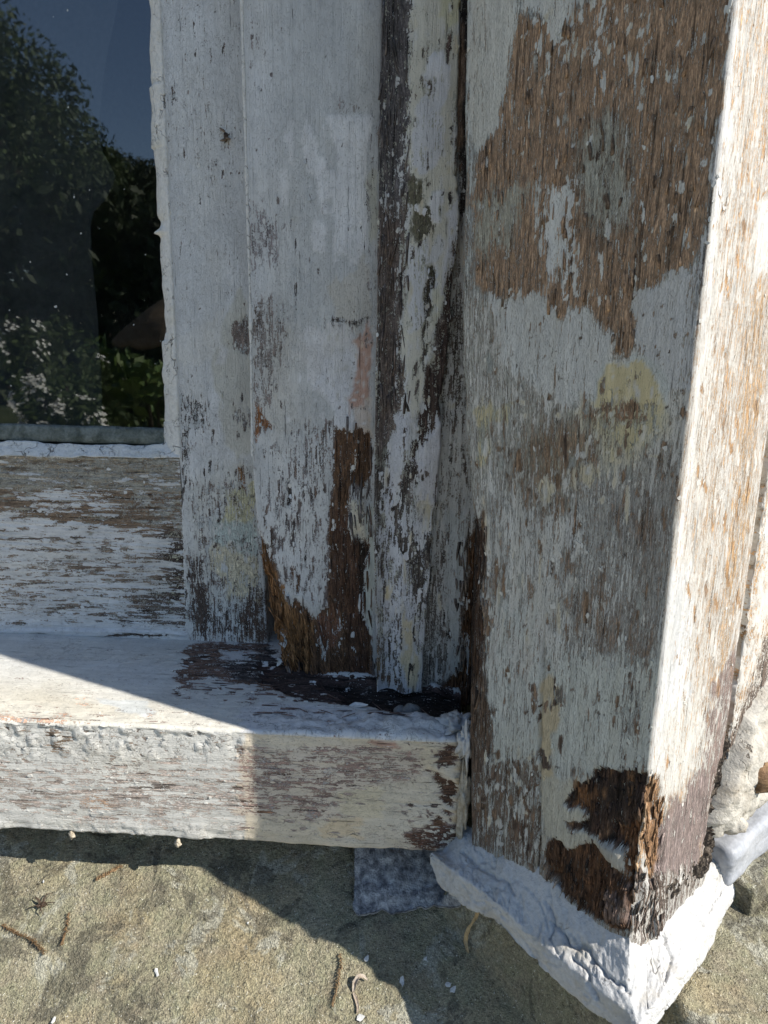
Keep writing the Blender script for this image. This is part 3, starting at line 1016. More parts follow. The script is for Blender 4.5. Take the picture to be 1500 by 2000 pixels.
# ================================================================== WINDOW FRAME
frame = thing('window_frame', (-.06, 0, Z0), 'rotten flaking white window frame upright between the sash and the corner post', 'window frame')
JY = -.040
JB = dict(ct=1.0, Ct=(.505, .52, .535), cu=.3, Cu=(.45, .45, .44), Cw=(.16, .135, .125), cr=0)
LGT = (.655, .665, .69)
BROWN = [(656, 832), (690, 836), (725, 848), (729, 905), (724, 1000), (729, 1340), (735, 1352), (640, 1348), (625, 1335), (560, 1318), (540, 1285),
         (522, 1215), (503, 1095), (500, 1020), (510, 1060), (540, 1100), (552, 1160), (566, 1190), (578, 1172), (596, 1185), (612, 1205), (630, 1190), (640, 1185), (645, 1010), (652, 900)]
jb_patches = [
    (dict(Ct=(.60, .615, .64)), [(470, 0), (520, 0), (560, 500), (480, 620)], 60, 8),
    (dict(ct=.80), [(478, 0), (505, 0), (505, 130), (490, 180), (480, 150)], 20, 10),
    (dict(Ct=(.50, .505, .50)), box(690, 40, 735, 225), 25, 6),
    (dict(Ct=LGT, **{'d+': .25}), [(638, 228), (660, 224), (728, 226), (716, 300), (714, 480), (700, 515), (672, 500), (650, 495), (652, 400), (658, 300), (645, 270)], 3, 4),
    (dict(Ct=LGT, **{'d+': .2}), [(596, 250), (612, 262), (625, 300), (640, 330), (655, 330), (655, 380), (640, 385), (620, 385), (615, 345), (600, 335), (596, 300), (590, 270)], 3, 6),
    (dict(Ct=LGT, **{'d+': .2}), box(604, 235, 612, 290), 3, 5), (dict(Ct=LGT, **{'d+': .2}), box(628, 380, 640, 415), 3, 6),
    (dict(Ct=LGT, **{'d+': .2}), box(612, 430, 634, 488), 3, 6), (dict(Ct=LGT), box(592, 225, 600, 260), 3, 6),
    (dict(Ct=LGT), box(560, 240, 572, 320), 4, 8), (dict(Ct=LGT), box(545, 330, 560, 400), 4, 8),
    (dict(Ct=(.51, .50, .475)), [(690, 520), (720, 500), (725, 640), (660, 640), (640, 560)], 20, 8),
    (dict(ct=.52, Cw=(.20, .17, .165)), [(486, 400), (500, 390), (545, 440), (548, 515), (487, 515)], 14, 9),
    (dict(ct=.86), box(715, 230, 738, 640), 10, 6),
    (dict(ct=.70, Ct=(.5, .5, .45)), box(718, 340, 736, 470), 8, 6),
    (dict(ct=.55, Cw=(.2, .17, .15)), box(664, 200, 705, 222), 8, 5),
    (dict(ct=.52, cu=.5, Cu=(.33, .30, .275), Cw=(.15, .12, .105)), [(486, 580), (530, 590), (560, 620), (562, 690), (520, 790), (495, 790), (490, 690)], 22, 9),
    (dict(ct=.45, cu=.3, Cw=(.13, .10, .08)), [(486, 590), (512, 590), (505, 650), (490, 660)], 14, 6),
    (dict(Ct=(.60, .60, .62), **{'d+': .2}), [(590, 640), (690, 640), (700, 660), (690, 700), (640, 760), (600, 735), (580, 690)], 6, 12),
    (dict(Ct=(.545, .54, .525)), [(500, 640), (590, 640), (590, 830), (505, 830)], 40, 10),
    (dict(ct=.40, Cw=(.055, .045, .04)), box(640, 625, 722, 637), 4, 4),
    (dict(Ct=(.63, .64, .68), **{'d+': .25}), [(640, 700), (655, 690), (690, 690), (695, 720), (690, 835), (655, 838), (645, 790), (600, 740), (630, 735)], 4, 8),
    (dict(Ct=PINK, ct=.92), [(695, 660), (722, 640), (728, 700), (722, 790), (700, 812), (680, 800), (690, 760)], 8, 8),
    (dict(Ct=(.56, .50, .46), ct=.95), [(690, 800), (728, 780), (728, 850), (700, 845)], 8, 6),
    (dict(ct=.05, cu=0, Cw=(.025, .02, .02), **{'d+': -1.0}), [(577, 425), (580.5, 425), (580, 522), (577, 522)], 2, 1.5),
    (dict(ct=.25, cu=0, Cw=(.03, .025, .022), **{'d+': -.6}), [(576.5, 552), (579, 552), (579, 622), (577, 622)], 2, 1.5),
    (dict(ct=.66, Ct=(.60, .615, .635)), [(498, 850), (655, 850), (640, 1180), (560, 1180), (510, 1080)], 40, 8),
    (dict(ct=.58, Cw=(.15, .12, .105)), box(600, 830, 655, 950), 16, 6),
    (dict(ct=.02, cu=0, Cw=(.03, .025, .022), **{'d+': -1.2}), [(562, 940), (567, 940), (566, 990), (561, 985)], 3, 3),
    (dict(ct=.02, cu=0, Cw=(.04, .03, .025), **{'d+': -1.0}), [(572, 1015), (576, 1020), (574, 1060), (571, 1060)], 3, 3),
    (dict(ct=.05, cu=0, Cw=(.05, .03, .02), **{'d+': -.8}), [(523, 1030), (530, 1032), (535, 1070), (525, 1075)], 4, 5),
    (dict(ct=.08, cu=0, Cw=(.10, .05, .025), **{'d+': -.8}), [(570, 1110), (580, 1110), (584, 1150), (574, 1158)], 4, 5),
    (dict(ct=.10, cu=0, Cw=(.22, .10, .045), **{'d+': -.8}), [(500, 790), (508, 796), (530, 840), (518, 842), (508, 830), (506, 880), (498, 860)], 4, 5),
    # bare brown rot
    (dict(ct=.03, cu=0, Cw=(.105, .058, .032), **{'d+': -1.2}), BROWN, 4, 5),
    (dict(ct=.03, cu=0, Cw=(.075, .040, .024)), [(660, 1000), (720, 1010), (722, 1340), (690, 1345), (670, 1200), (648, 1190), (650, 1060)], 14, 8),
    (dict(Cw=(.235, .122, .052), **{'d+': -2.5}), [(505, 1100), (545, 1120), (560, 1180), (600, 1215), (610, 1320), (560, 1318), (545, 1290), (522, 1225)], 18, 10),
    (dict(Cw=(.20, .10, .042), **{'d+': -3.0}), [(500, 1040), (520, 1080), (545, 1190), (560, 1310), (535, 1290), (515, 1200)], 12, 6),
    (dict(**{'d+': -5.0}), [(495, 1120), (520, 1140), (545, 1240), (560, 1330), (520, 1330), (495, 1250)], 22, 10),
    (dict(ct=.35, Cw=(.13, .065, .04)), [(610, 1195), (660, 1195), (650, 1280), (620, 1260)], 20, 14),
    (dict(ct=.40), [(625, 1250), (640, 1250), (640, 1330), (628, 1330)], 10, 10),
    (dict(Cw=BLK, **{'d+': -4}), [(580, 1290), (590, 1292), (588, 1330), (580, 1330)], 6, 4),
    (dict(Cw=(.03, .02, .014), **{'d+': -3}), [(700, 1040), (714, 1075), (714, 1150), (700, 1170), (694, 1110)], 8, 5),
    (dict(ct=.82, cu=.3, Ct=(.58, .55, .47), Cw=DGR, **{'d+': 1.2}), [(682, 985), (705, 975), (712, 1000), (716, 1060), (706, 1065), (700, 1045), (692, 1060), (684, 1030)], 5, 6),
    (dict(ct=.55, Cw=(.12, .1, .09)), [(685, 950), (726, 945), (726, 1000), (690, 995)], 8, 6),
    (dict(ct=.85, Ct=(.50, .53, .50), **{'d+': .8}), [(714, 990), (730, 985), (730, 1260), (718, 1240), (710, 1160), (716, 1100)], 5, 5),
    (dict(ct=.9, Ct=(.6, .6, .58), **{'d+': .8}), [(697, 1160), (704, 1158), (702, 1190), (694, 1190)], 3, 4),
    (dict(ct=.5, Ct=(.60, .60, .58)), [(690, 890), (704, 890), (700, 925), (690, 920)], 6, 6),
]

_jd = dict(ct=-.1, cu=-.1, Cw=(.07, .055, .05)); _jb = dict(ct=-.1, cu=-.1, Cw=(.12, .065, .036)); _jw = dict(ct=1.1, Ct=(.61, .62, .64))
jb_patches += scatter(box(500, 830, 655, 1180), 130, (1.6, 5), (8, 60), [(3, _jd), (1, _jb), (2, _jw)], 641)
jb_patches += scatter([(520, 1170), (730, 1190), (730, 1330), (570, 1310)], 46, (2, 6), (5, 26), [(2, _jw), (2, dict(Cw=(.045, .03, .022))), (2, dict(Cw=(.19, .10, .045)))], 642)
jb_patches += scatter(box(575, 210, 725, 520), 60, (3, 10), (6, 40), [(2, dict(Ct=LGT)), (2, dict(Ct=(.53, .545, .55)))], 643)
jb_patches += scatter(box(560, 640, 730, 830), 70, (3, 12), (5, 26), [(2, dict(Ct=LGT)), (2, dict(Ct=(.53, .53, .52)))], 644)
jb_patches += scatter(box(675, 640, 735, 830), 44, (2, 9), (3, 24), [(3, dict(Ct=(.60, .60, .61))), (1, dict(Ct=(.56, .47, .38))), (1, _jd)], 646)
jb_patches += scatter(box(480, 20, 730, 830), 60, (1.5, 3.5), (4, 30), [(1, _jd)], 645, jit=2)


def jamb_extra(P, g, F):
    u, v = project(P)
    w = np.clip(.5 - sdist(BROWN, u, v) / 14, 0, 1)
    fib = fbm(P[:, 0] * 520, P[:, 2] * 30, 101, 3)
    lump = fbm(P[:, 0] * 120, P[:, 2] * 45, 103, 4)
    o = sstep(1150, 1290, v) * sstep(640, 540, u)
    return w * (.0008 * fib + .0016 * lump + o * (.0026 * fib + .0026 * lump))


x_j0 = zs_v(JY, [(471, 0), (488, 600), (492, 880), (500, 1000), (508, 1100), (524, 1210), (545, 1290), (556, 1330)])
x_j1 = zs_v(JY, [(741, 0), (734, 600), (729, 1000), (733, 1345)])
zj_b = atY(700, 1338, JY)[2]
jamb = vboard('jamb', lambda z: np.interp(z, *x_j0), lambda z: np.interp(z, *x_j1) + .002, JY, .05,
              [(TOPZ, .20, .03), (.20, zj_b, .0012)], JB, jb_patches, frame, 5, extra=jamb_extra, flakes=130, rag=(.0006, 0),
              splinters=[([(505, 1090), (560, 1170), (610, 1210), (620, 1330), (545, 1310), (520, 1210)], 260, .012), (BROWN, 160, .014), (box(540, 1290, 735, 1345), 160, .009)],
              endfn=lambda x, y: .004 * sstep(-.055, -.095, x) + .0025 * fbm(x * 220, y * 60, 107, 3) + .02 * sstep(-.03, .04, y))

# white raised paint line on the left edge of the jamb
zt = dense([(.2, atY(492, 890, JY)[2], .0014)])
xe = np.interp(zt, *x_j0) + .0003
ang = np.linspace(0, 2 * math.pi, 8, endpoint=False)
rr = .0010 * (.6 + .7 * vnoise(zt * 70, zt * 0, 111))
Pp = np.stack([xe[None] + np.cos(ang)[:, None] * rr[None] * 1.0, JY + .0003 + np.sin(ang)[:, None] * rr[None], np.tile(zt, (8, 1))], -1)
link('paint_ridge', mesh_from('paint_ridge', Pp.reshape(-1, 3), [grid_faces(8, len(zt), True)]), frame, M_PUTTY)

# cover strip with a worn cove --------------------------------------------
CY = -.056
CS = dict(ct=.45, Ct=(.60, .61, .62), cu=.55, Cu=(.48, .46, .38), Cw=(.13, .105, .09), cr=.1)
cs_patches = [
    (dict(ct=.07, cu=.10, Cw=(.105, .092, .088)), [(742, -200), (806, -200), (808, 0), (803, 100), (797, 220), (800, 290), (786, 420), (780, 560), (776, 760), (760, 860), (738, 900), (738, 0)], 6, 7),
    (dict(ct=.10, cu=.10, Cw=(.13, .095, .075)), [(738, 400), (785, 420), (778, 600), (776, 800), (738, 900)], 30, 7),
    (dict(ct=.50), [(768, 300), (790, 290), (786, 420), (770, 420)], 8, 10), (dict(ct=.8), box(771, 150, 777, 172), 3, 3),
    (dict(ct=.9, cu=1, Ct=(.60, .585, .52)), [(808, -200), (898, -200), (900, 0), (895, 180), (884, 250), (890, 420), (880, 560), (850, 620), (838, 700), (822, 790), (800, 850), (786, 700), (792, 560), (800, 420), (800, 290), (803, 100)], 6, 7),
    (dict(ct=1, Ct=(.57, .55, .40)), [(880, -200), (900, -200), (900, 40), (870, 60), (860, 20)], 14, 8),
    (dict(ct=.78, Ct=(.63, .64, .68)), [(830, 140), (868, 130), (880, 160), (862, 215), (868, 300), (840, 330), (806, 340), (806, 260), (830, 180)], 10, 8),
    (dict(ct=1, Ct=(.69, .70, .74), **{'d+': .4}), [(838, 105), (862, 105), (880, 130), (878, 185), (868, 150), (840, 150), (834, 135)], 4, 7),
    (dict(ct=.05, cu=.1, Cw=(.09, .06, .05)), [(878, 50), (888, 60), (887, 110), (872, 105), (874, 70)], 4, 5),
    (dict(ct=.1, cu=.1, Cw=(.12, .095, .08)), [(825, 150), (832, 150), (826, 185), (820, 180)], 4, 5),
    (dict(ct=.05, cu=.92, Cu=(.150, .135, .088)), [(792, 352), (828, 350), (830, 385), (824, 400), (848, 400), (846, 460), (836, 475), (812, 470), (800, 450), (804, 410), (795, 400)], 5, 7),
    (dict(ct=1, Ct=(.70, .71, .75), **{'d+': .5}), [(846, 372), (866, 372), (866, 430), (856, 446), (842, 430), (840, 395)], 3, 5),
    (dict(ct=1, Ct=(.68, .69, .73), **{'d+': .4}), [(808, 404), (836, 402), (834, 416), (812, 418)], 3, 5),
    (dict(ct=.8, Ct=(.64, .65, .70)), [(880, 390), (896, 400), (893, 480), (872, 580), (862, 575), (872, 480)], 6, 7),
    (dict(ct=.75, Ct=(.62, .63, .66)), [(800, 480), (870, 470), (860, 520), (826, 640), (800, 640), (795, 540)], 10, 9),
    (dict(ct=.05, cu=.2, Cu=(.16, .15, .10), Cw=(.055, .045, .035), **{'d+': -1.2}), [(835, 520), (852, 520), (848, 560), (836, 640), (832, 700), (824, 700), (828, 600)], 4, 6),
    (dict(ct=.05, cu=.1, Cw=(.060, .040, .032), **{'d+': -1.0}), [(866, 590), (896, 480), (905, 600), (900, 700), (868, 800), (855, 820), (838, 850), (822, 900), (806, 905), (812, 830), (826, 790), (836, 720), (856, 690)], 5, 7),
    (dict(ct=.95, Ct=(.56, .55, .46)), [(842, 570), (858, 560), (862, 620), (846, 650)], 4, 6),
    (dict(ct=.95, Ct=(.60, .61, .66), **{'d+': .5}), [(776, 800), (800, 830), (812, 800), (800, 880), (784, 950), (768, 1000), (750, 1000), (754, 930), (764, 850)], 6, 8),
    (dict(ct=.95, Ct=(.62, .62, .67), **{'d+': .5}), [(846, 805), (862, 830), (858, 960), (846, 985), (816, 985), (806, 900), (822, 870), (838, 850)], 6, 8),
    (dict(ct=.9, Ct=(.60, .53, .38)), [(815, 985), (845, 985), (838, 1010), (818, 1020)], 6, 7),
    (dict(ct=.12, cu=.35, Cu=(.26, .25, .21), Cw=(.085, .068, .055)), [(738, 880), (760, 860), (752, 960), (738, 1060), (732, 1060)], 10, 8),
    (dict(ct=.08, cu=.1, Cw=(.065, .05, .042), **{'d+': -.8}), [(778, 960), (800, 900), (812, 900), (790, 1000), (770, 1050), (764, 1020)], 7, 7),
    (dict(ct=.58, Ct=(.58, .59, .64), cu=.4, Cw=(.10, .085, .075)), [(735, 1000), (840, 1000), (825, 1350), (735, 1350)], 40, 12),
    (dict(ct=.15, cu=.2, Cw=(.085, .07, .06)), [(800, 1060), (832, 1040), (828, 1180), (815, 1200)], 12, 10),
    (dict(ct=.12, cu=.15, Cw=(.20, .14, .085)), [(732, 1260), (745, 1250), (750, 1320), (735, 1320)], 8, 7),
    (dict(ct=1, Ct=(.62, .54, .39), **{'d+': .3}), [(788, 1212), (804, 1205), (806, 1260), (818, 1300), (820, 1350), (795, 1335), (782, 1290)], 5, 7),
    (dict(ct=.9, Ct=(.62, .53, .36)), [(750, 1145), (762, 1150), (766, 1180), (752, 1175)], 5, 6),
    (dict(ct=.15, Cw=(.10, .06, .04)), [(735, 1310), (770, 1320), (782, 1345), (750, 1340)], 8, 7),
    (dict(ct=.95, Ct=(.62, .63, .66)), [(740, 1330), (772, 1335), (768, 1360), (738, 1355)], 5, 5),
]
_cw = dict(ct=1.1, Ct=(.62, .625, .64)); _cd = dict(ct=-.1, cu=-.1, Cw=(.07, .055, .045)); _cc = dict(ct=1.1, Ct=(.60, .54, .40))
cs_patches += scatter(box(735, 860, 860, 1345), 190, (2, 8), (10, 80), [(4, _cw), (4, _cd), (1, _cc)], 651, lean=-.06)
cs_patches += scatter(box(790, 0, 900, 860), 90, (2, 7), (8, 60), [(3, _cw), (3, _cd), (2, _cc)], 652, lean=-.04)
cs_patches += scatter(box(742, 0, 800, 860), 60, (1.5, 4), (12, 80), [(3, _cw), (3, dict(Cw=(.06, .052, .05)))], 653)
x_c0 = zs_v(CY, [(745, 0), (736, 600), (729, 1000), (736, 1345)])
x_c1 = zs_v(CY, [(897, -200), (899, 0), (892, 300), (897, 450), (880, 650), (862, 800), (855, 950), (838, 1120), (824, 1350)])
zc_b = atY(780, 1350, CY)[2]
cover = vboard('cover_strip', lambda z: np.interp(z, *x_c0), lambda z: np.interp(z, *x_c1), CY, .02,
               [(TOPZ, .20, .03), (.20, zc_b, .0011)], CS, cs_patches, frame, 6, rough=.0003, flakes=160, rag=(.0004, .0022), splinters=[(box(740, 0, 800, 800), 60, .012)],
               prof=lambda a: .0045 * np.exp(-((a - .22) / .16) ** 2) - .0012 * np.exp(-(a / .05) ** 2),
               endfn=lambda x, y: .0020 * fbm(x * 180, y * 50, 117, 3) + .03 * sstep(-.045, .01, y))

# strip deep in the corner -------------------------------------------------
VY = -.050
RVB = dict(ct=.60, Ct=(.60, .60, .59), cu=.5, Cu=(.40, .385, .34), Cw=(.17, .135, .11), cr=.1)
rv_patches = [
    (dict(ct=.0, cu=0, Cw=(.30, .205, .145)), [(896, 20), (912, 60), (908, 180), (905, 260), (898, 345), (884, 240), (882, 150), (890, 90)], 4, 4),
    (dict(ct=.08, cu=.05, Cw=(.04, .034, .03)), [(903, -100), (930, -100), (925, 200), (915, 420), (895, 420), (905, 200)], 6, 6),
    (dict(ct=.45, cu=.4, Cw=(.10, .08, .065)), [(860, 600), (915, 560), (905, 800), (860, 860)], 16, 8),
    (dict(ct=.66, cu=.6), [(840, 860), (915, 800), (940, 1000), (850, 1060)], 20, 10),
    (dict(ct=.84, Ct=(.53, .55, .55)), [(872, 1000), (908, 990), (912, 1050), (905, 1180), (900, 1300), (888, 1320), (878, 1240), (868, 1120)], 7, 7),
    (dict(ct=.42, cu=.4, Cw=(.12, .10, .085)), [(825, 1130), (866, 1060), (870, 1300), (862, 1370), (820, 1360)], 10, 8),
    (dict(ct=.0, cu=0, Cw=(.115, .058, .028), **{'d+': -1.5}), [(915, 1050), (940, 1000), (948, 1200), (940, 1400), (860, 1400), (862, 1340), (884, 1325), (900, 1310), (908, 1200), (914, 1100)], 5, 7),
    (dict(Cw=(.035, .022, .016)), [(925, 1100), (948, 1100), (948, 1400), (915, 1400)], 14, 6),
]
rv_patches += scatter(box(840, 500, 940, 1380), 110, (2, 8), (10, 70), [(3, _cw), (3, _cd), (1, _cc)], 661)
xv0, xv1 = atY(812, 900, VY)[0], atY(985, 900, VY)[0]
reveal = vboard('reveal_strip', lambda z: xv0, lambda z: xv1 + .02, VY, .04,
                [(TOPZ, .20, .03), (.20, -.240, .0013)], RVB, rv_patches, frame, 7, rough=.0006, flakes=80, splinters=[(box(890, 1040, 945, 1390), 120, .009)],
                endfn=lambda x, y: .006 * fbm(x * 120, y * 50, 119, 3))
# left upright and head, outside the picture
vboard('jamb', lambda z: -.86, lambda z: -.775, JY, .05, [(TOPZ, -.236, .012)], JB, [], frame, 12, step=.004)
prh, _ = ring([(JY, 1.02), (JY, .90), (.05, .90), (.05, 1.02)], [.004, .01, .02, .006], .0015)
hsweep('head', prh, _, [(-.86, .02, .012)], dict(RL, ct=.97), [], frame, 13)

# ================================================================== SILL
sill_root = thing('window_sill', (-.25, -.05, ZB), 'thick flaking white wooden window sill with a rotten right end', 'window sill')
zf = Z0 - SS * abs(YF) + 0.0003
XE = .0275
prf, pids = ring([(.05, Z0 + .0015), (YF, zf), (YF, ZB), (.05, ZB)], [.0013, .0013, .01, .02], [.002, .0028, .0022, .002], 6)
SLT = dict(ct=1.0, Ct=(.64, .655, .65), cu=.4, Cu=(.45, .44, .42), Cw=(.14, .095, .078), cr=.15)
slt_patches = [
    (dict(ct=.93, Ct=(.68, .665, .60)), [(-300, 1320), (120, 1330), (470, 1420), (470, 1440), (-300, 1412)], 40, 8),  # sunlit wedge of the sill top made warmer and paler in the paint
    (dict(ct=.45, Cw=(.42, .27, .19)), [(-300, 1380), (110, 1392), (195, 1402), (190, 1412), (-300, 1404)], 8, 9),
    (dict(Ct=(.62, .66, .68)), [(200, 1360), (290, 1365), (300, 1395), (220, 1390)], 14, 8),
    (dict(ct=.70, Cw=(.45, .29, .2)), [(140, 1360), (195, 1362), (200, 1382), (150, 1384)], 8, 8),
    (dict(ct=.4, Cw=(.4, .25, .16)), [(285, 1390), (300, 1392), (302, 1402), (287, 1400)], 5, 5),
    (dict(cr=.6, ct=.97), [(60, 1250), (330, 1262), (350, 1300), (60, 1290)], 20, 8),
    (dict(ct=.20, cu=.14, Cw=(.135, .085, .062), **{'d+': -.6}), [(362, 1258), (430, 1250), (520, 1246), (548, 1300), (600, 1330), (560, 1352), (500, 1345), (455, 1330), (430, 1325), (400, 1320), (372, 1335), (368, 1362), (352, 1360), (352, 1320)], 5, 8),
    (dict(ct=.26, cu=.3, Cu=(.17, .15, .14), Cw=(.05, .04, .036)), [(430, 1290), (530, 1262), (560, 1320), (500, 1330), (450, 1318)], 18, 9),
    (dict(ct=.80, Ct=(.58, .59, .60), **{'d+': .4}), [(432, 1268), (470, 1262), (496, 1270), (486, 1284), (448, 1288), (430, 1280)], 5, 5),
    (dict(ct=.75), [(372, 1335), (400, 1320), (440, 1340), (420, 1352), (395, 1370), (370, 1372)], 5, 7),
    (dict(ct=.06, cu=0, Cw=(.055, .036, .030), **{'d+': -3}), [(500, 1285), (560, 1290), (640, 1315), (740, 1320), (800, 1320), (915, 1345), (920, 1398), (830, 1400), (760, 1387), (680, 1376), (600, 1364), (555, 1352), (515, 1332)], 3.9, 7),  # rotten hollow kept shallow; part of its dark is painted shade
    (dict(Cw=BLK, **{'d+': -5}), [(640, 1325), (740, 1330), (790, 1330), (912, 1350), (915, 1390), (800, 1392), (740, 1374), (670, 1356)], 8, 6),  # black colour stands in for the shade of the deeper hole
    (dict(ct=.35), [(600, 1368), (660, 1374), (700, 1378), (690, 1386), (620, 1380)], 6, 8),
    (dict(ct=.15, Cw=(.15, .09, .07)), box(478, 1358, 496, 1372), 5, 6), (dict(ct=.2, Cw=(.15, .08, .06)), box(475, 1395, 482, 1405), 4, 5),
    (dict(ct=.2, Cw=(.15, .08, .06)), box(495, 1390, 503, 1402), 4, 5),
    (dict(cr=1.0, ct=.98, Ct=(.66, .675, .70)), [(470, 1380), (560, 1372), (720, 1392), (830, 1400), (920, 1395), (920, 1450), (470, 1440)], 16, 8),
]
SLF = dict(ct=.66, Ct=(.62, .625, .61), cu=.2, Cu=(.48, .45, .42), Cw=(.33, .275, .235), cr=.25)
slf_patches = [
    (dict(ct=.93, cr=.95, Cw=(.17, .13, .10)), [(-300, 1400), (470, 1415), (470, 1478), (240, 1492), (-300, 1470)], 16, 8),
    (dict(ct=.40, Cw=(.16, .115, .08)), box(100, 1420, 128, 1475), 8, 8),
    (dict(ct=.50), [(-300, 1490), (200, 1500), (465, 1510), (465, 1590), (250, 1600), (130, 1585), (-300, 1570)], 14, 9),
    (dict(ct=.5, Cw=(.33, .22, .15)), box(165, 1555, 215, 1580), 8, 8),
    (dict(ct=.94, cr=.5), [(-300, 1580), (55, 1580), (140, 1590), (145, 1612), (300, 1620), (465, 1595), (465, 1670), (-300, 1640)], 10, 9),
    (dict(Ct=(.66, .60, .50), ct=.90), [(478, 1420), (900, 1440), (915, 1680), (478, 1660)], 3.9, 1),  # cream paint, its tint partly light colour, from the post's shadow edge rightward
    (dict(ct=.48, Ct=(.64, .57, .49), Cw=(.24, .165, .135)), [(474, 1465), (660, 1458), (820, 1470), (830, 1520), (750, 1540), (660, 1545), (655, 1600), (470, 1592)], 14, 9),
    (dict(ct=1.0, Ct=(.68, .61, .47)), [(662, 1545), (748, 1535), (745, 1600), (668, 1596)], 5, 5),
    (dict(ct=1.0, Ct=(.66, .55, .40)), [(640, 1595), (710, 1598), (700, 1640), (630, 1630)], 16, 8),
    (dict(ct=.8, Ct=(.55, .36, .29)), [(720, 1446), (780, 1452), (775, 1462), (725, 1458)], 6, 6),
    (dict(ct=1.0, Ct=(.66, .59, .47)), [(815, 1455), (860, 1462), (855, 1500), (835, 1520), (822, 1500)], 6, 6),
    (dict(ct=.85, Ct=(.64, .59, .50)), [(745, 1540), (860, 1520), (868, 1570), (850, 1620), (750, 1620)], 12, 9),
    (dict(ct=.02, cu=0, Cw=(.085, .05, .034), **{'d+': -1.2}), [(860, 1462), (880, 1462), (900, 1478), (892, 1500), (862, 1502), (855, 1490)], 4, 5),
    (dict(ct=.02, cu=0, Cw=(.105, .060, .038), **{'d+': -1.8}), [(832, 1505), (862, 1518), (888, 1525), (892, 1548), (878, 1575), (862, 1578), (858, 1550), (845, 1530)], 4, 5),
    (dict(ct=.02, cu=0, Cw=(.13, .072, .042), **{'d+': -1.0}), [(800, 1612), (818, 1625), (858, 1602), (872, 1575), (880, 1590), (860, 1620), (840, 1630), (828, 1655), (815, 1640)], 4, 6),
    (dict(ct=.25, cu=0, Cw=(.11, .06, .04)), [(790, 1630), (900, 1610), (900, 1650), (800, 1660)], 10, 10),
    (dict(ct=.05, Cw=(.03, .025, .02), **{'d+': -.8}), [(785, 1569), (860, 1573), (860, 1577), (800, 1574)], 2.5, 2),
    (dict(ct=.0, Cw=(.20, .11, .06)), [(505, 1581), (540, 1583), (540, 1586), (505, 1585)], 2.5, 2),
    (dict(Ct=(.60, .50, .36), ct=1, cr=.3, **{'d+': 1.2}), [(895, 1500), (915, 1495), (912, 1560), (905, 1640), (885, 1600), (888, 1540)], 6, 6),
]

slf_patches += scatter(box(-20, 1480, 470, 1600), 200, (1.5, 4), (12, 90), [(3, dict(ct=1.1)), (2, dict(ct=-.1, cu=-.1, Cw=(.31, .25, .21)))], 671, horiz=True, jit=2)
slf_patches += scatter(box(-20, 1418, 470, 1485), 90, (2, 7), (4, 16), [(2, dict(ct=-.1, cu=.3, Cw=(.17, .13, .10), **{'d+': -.5})), (2, dict(ct=1.1, **{'d+': .3}))], 672, horiz=True, jit=3)
slf_patches += scatter(box(470, 1445, 860, 1640), 200, (1.5, 4), (10, 70), [(3, dict(ct=1.1)), (2, dict(ct=-.1, cu=-.1, Cw=(.24, .18, .15)))], 673, horiz=True, jit=2)
slf_patches += scatter(box(800, 1450, 905, 1650), 50, (3, 9), (4, 14), [(2, dict(ct=1.1)), (3, dict(ct=-.1, cu=-.1, Cw=(.11, .06, .04)))], 674, jit=3)
slt_patches += scatter(box(360, 1255, 700, 1380), 90, (2, 7), (5, 24), [(3, dict(ct=1.1, Ct=(.60, .61, .62))), (3, dict(ct=-.1, cu=-.1, Cw=(.12, .075, .055))), (1, dict(ct=-.1, Cw=(.05, .04, .036)))], 675, horiz=True, jit=3)


def sill_fields(P):
    front = P[:, 2] < zf - .0022
    A = eval_fields(P, SLT, slt_patches, True, 21)
    B = eval_fields(P, SLF, slf_patches, True, 22)
    return merge(A, B, front)


def sill_extra(P, g, F):
    x, y, z = P[:, 0], P[:, 1], P[:, 2]
    u, v = project(P)
    top = z > zf - .0022
    # rounded, broken right end
    q = np.clip((x - (XE - .0045)) / .0045, 0, .999)
    end = -.004 * (1 - np.sqrt(1 - q * q)) + sstep(840, 900, u) * (.0016 * fbm(x * 90, z * 110 + y * 60, 201, 4) - .0012)
    crum = sstep(480, 640, u) * sstep(1386, 1402, v - .03 * (u - 800))
    lump = top * crum * (.0024 * np.maximum(fbm(x * 75, y * 75, 202, 4) + .25, 0) + .0009 * fbm(x * 240, y * 240, 204, 3))
    roll = top * .0030 * np.exp(-((v - (1416 + .03 * (u - 800))) / 13) ** 2) * sstep(700, 800, u)
    flake = (~top) * (.00045 * np.sign(fbm(x * 140, z * 170, 205, 3) - .1) * (sstep(1500, 1450, v) + .6 * sstep(1590, 1625, v)) * sstep(560, 470, u))
    drip = np.where(z < ZB + .006, .0009 * fbm(x * 90, y * 30, 206, 4), 0)
    wav = .0003 * fbm(x * 14, z * 20 + y * 20, 207, 3)
    nose = np.where(top & (y < YF + .02), .0003 * fbm(x * 160, y * 120, 208, 3), 0)
    return end + lump + roll + flake + drip + wav + nose


hsweep('board', prf, pids, [(-.92, -.345, .012), (-.345, XE, .00135)], SLT, [], sill_root, 21, sill_extra, .00022, sill_fields, flakes=260, splinters=[(box(500, 1290, 915, 1400), 170, .010), (box(360, 1255, 545, 1350), 60, .009)])

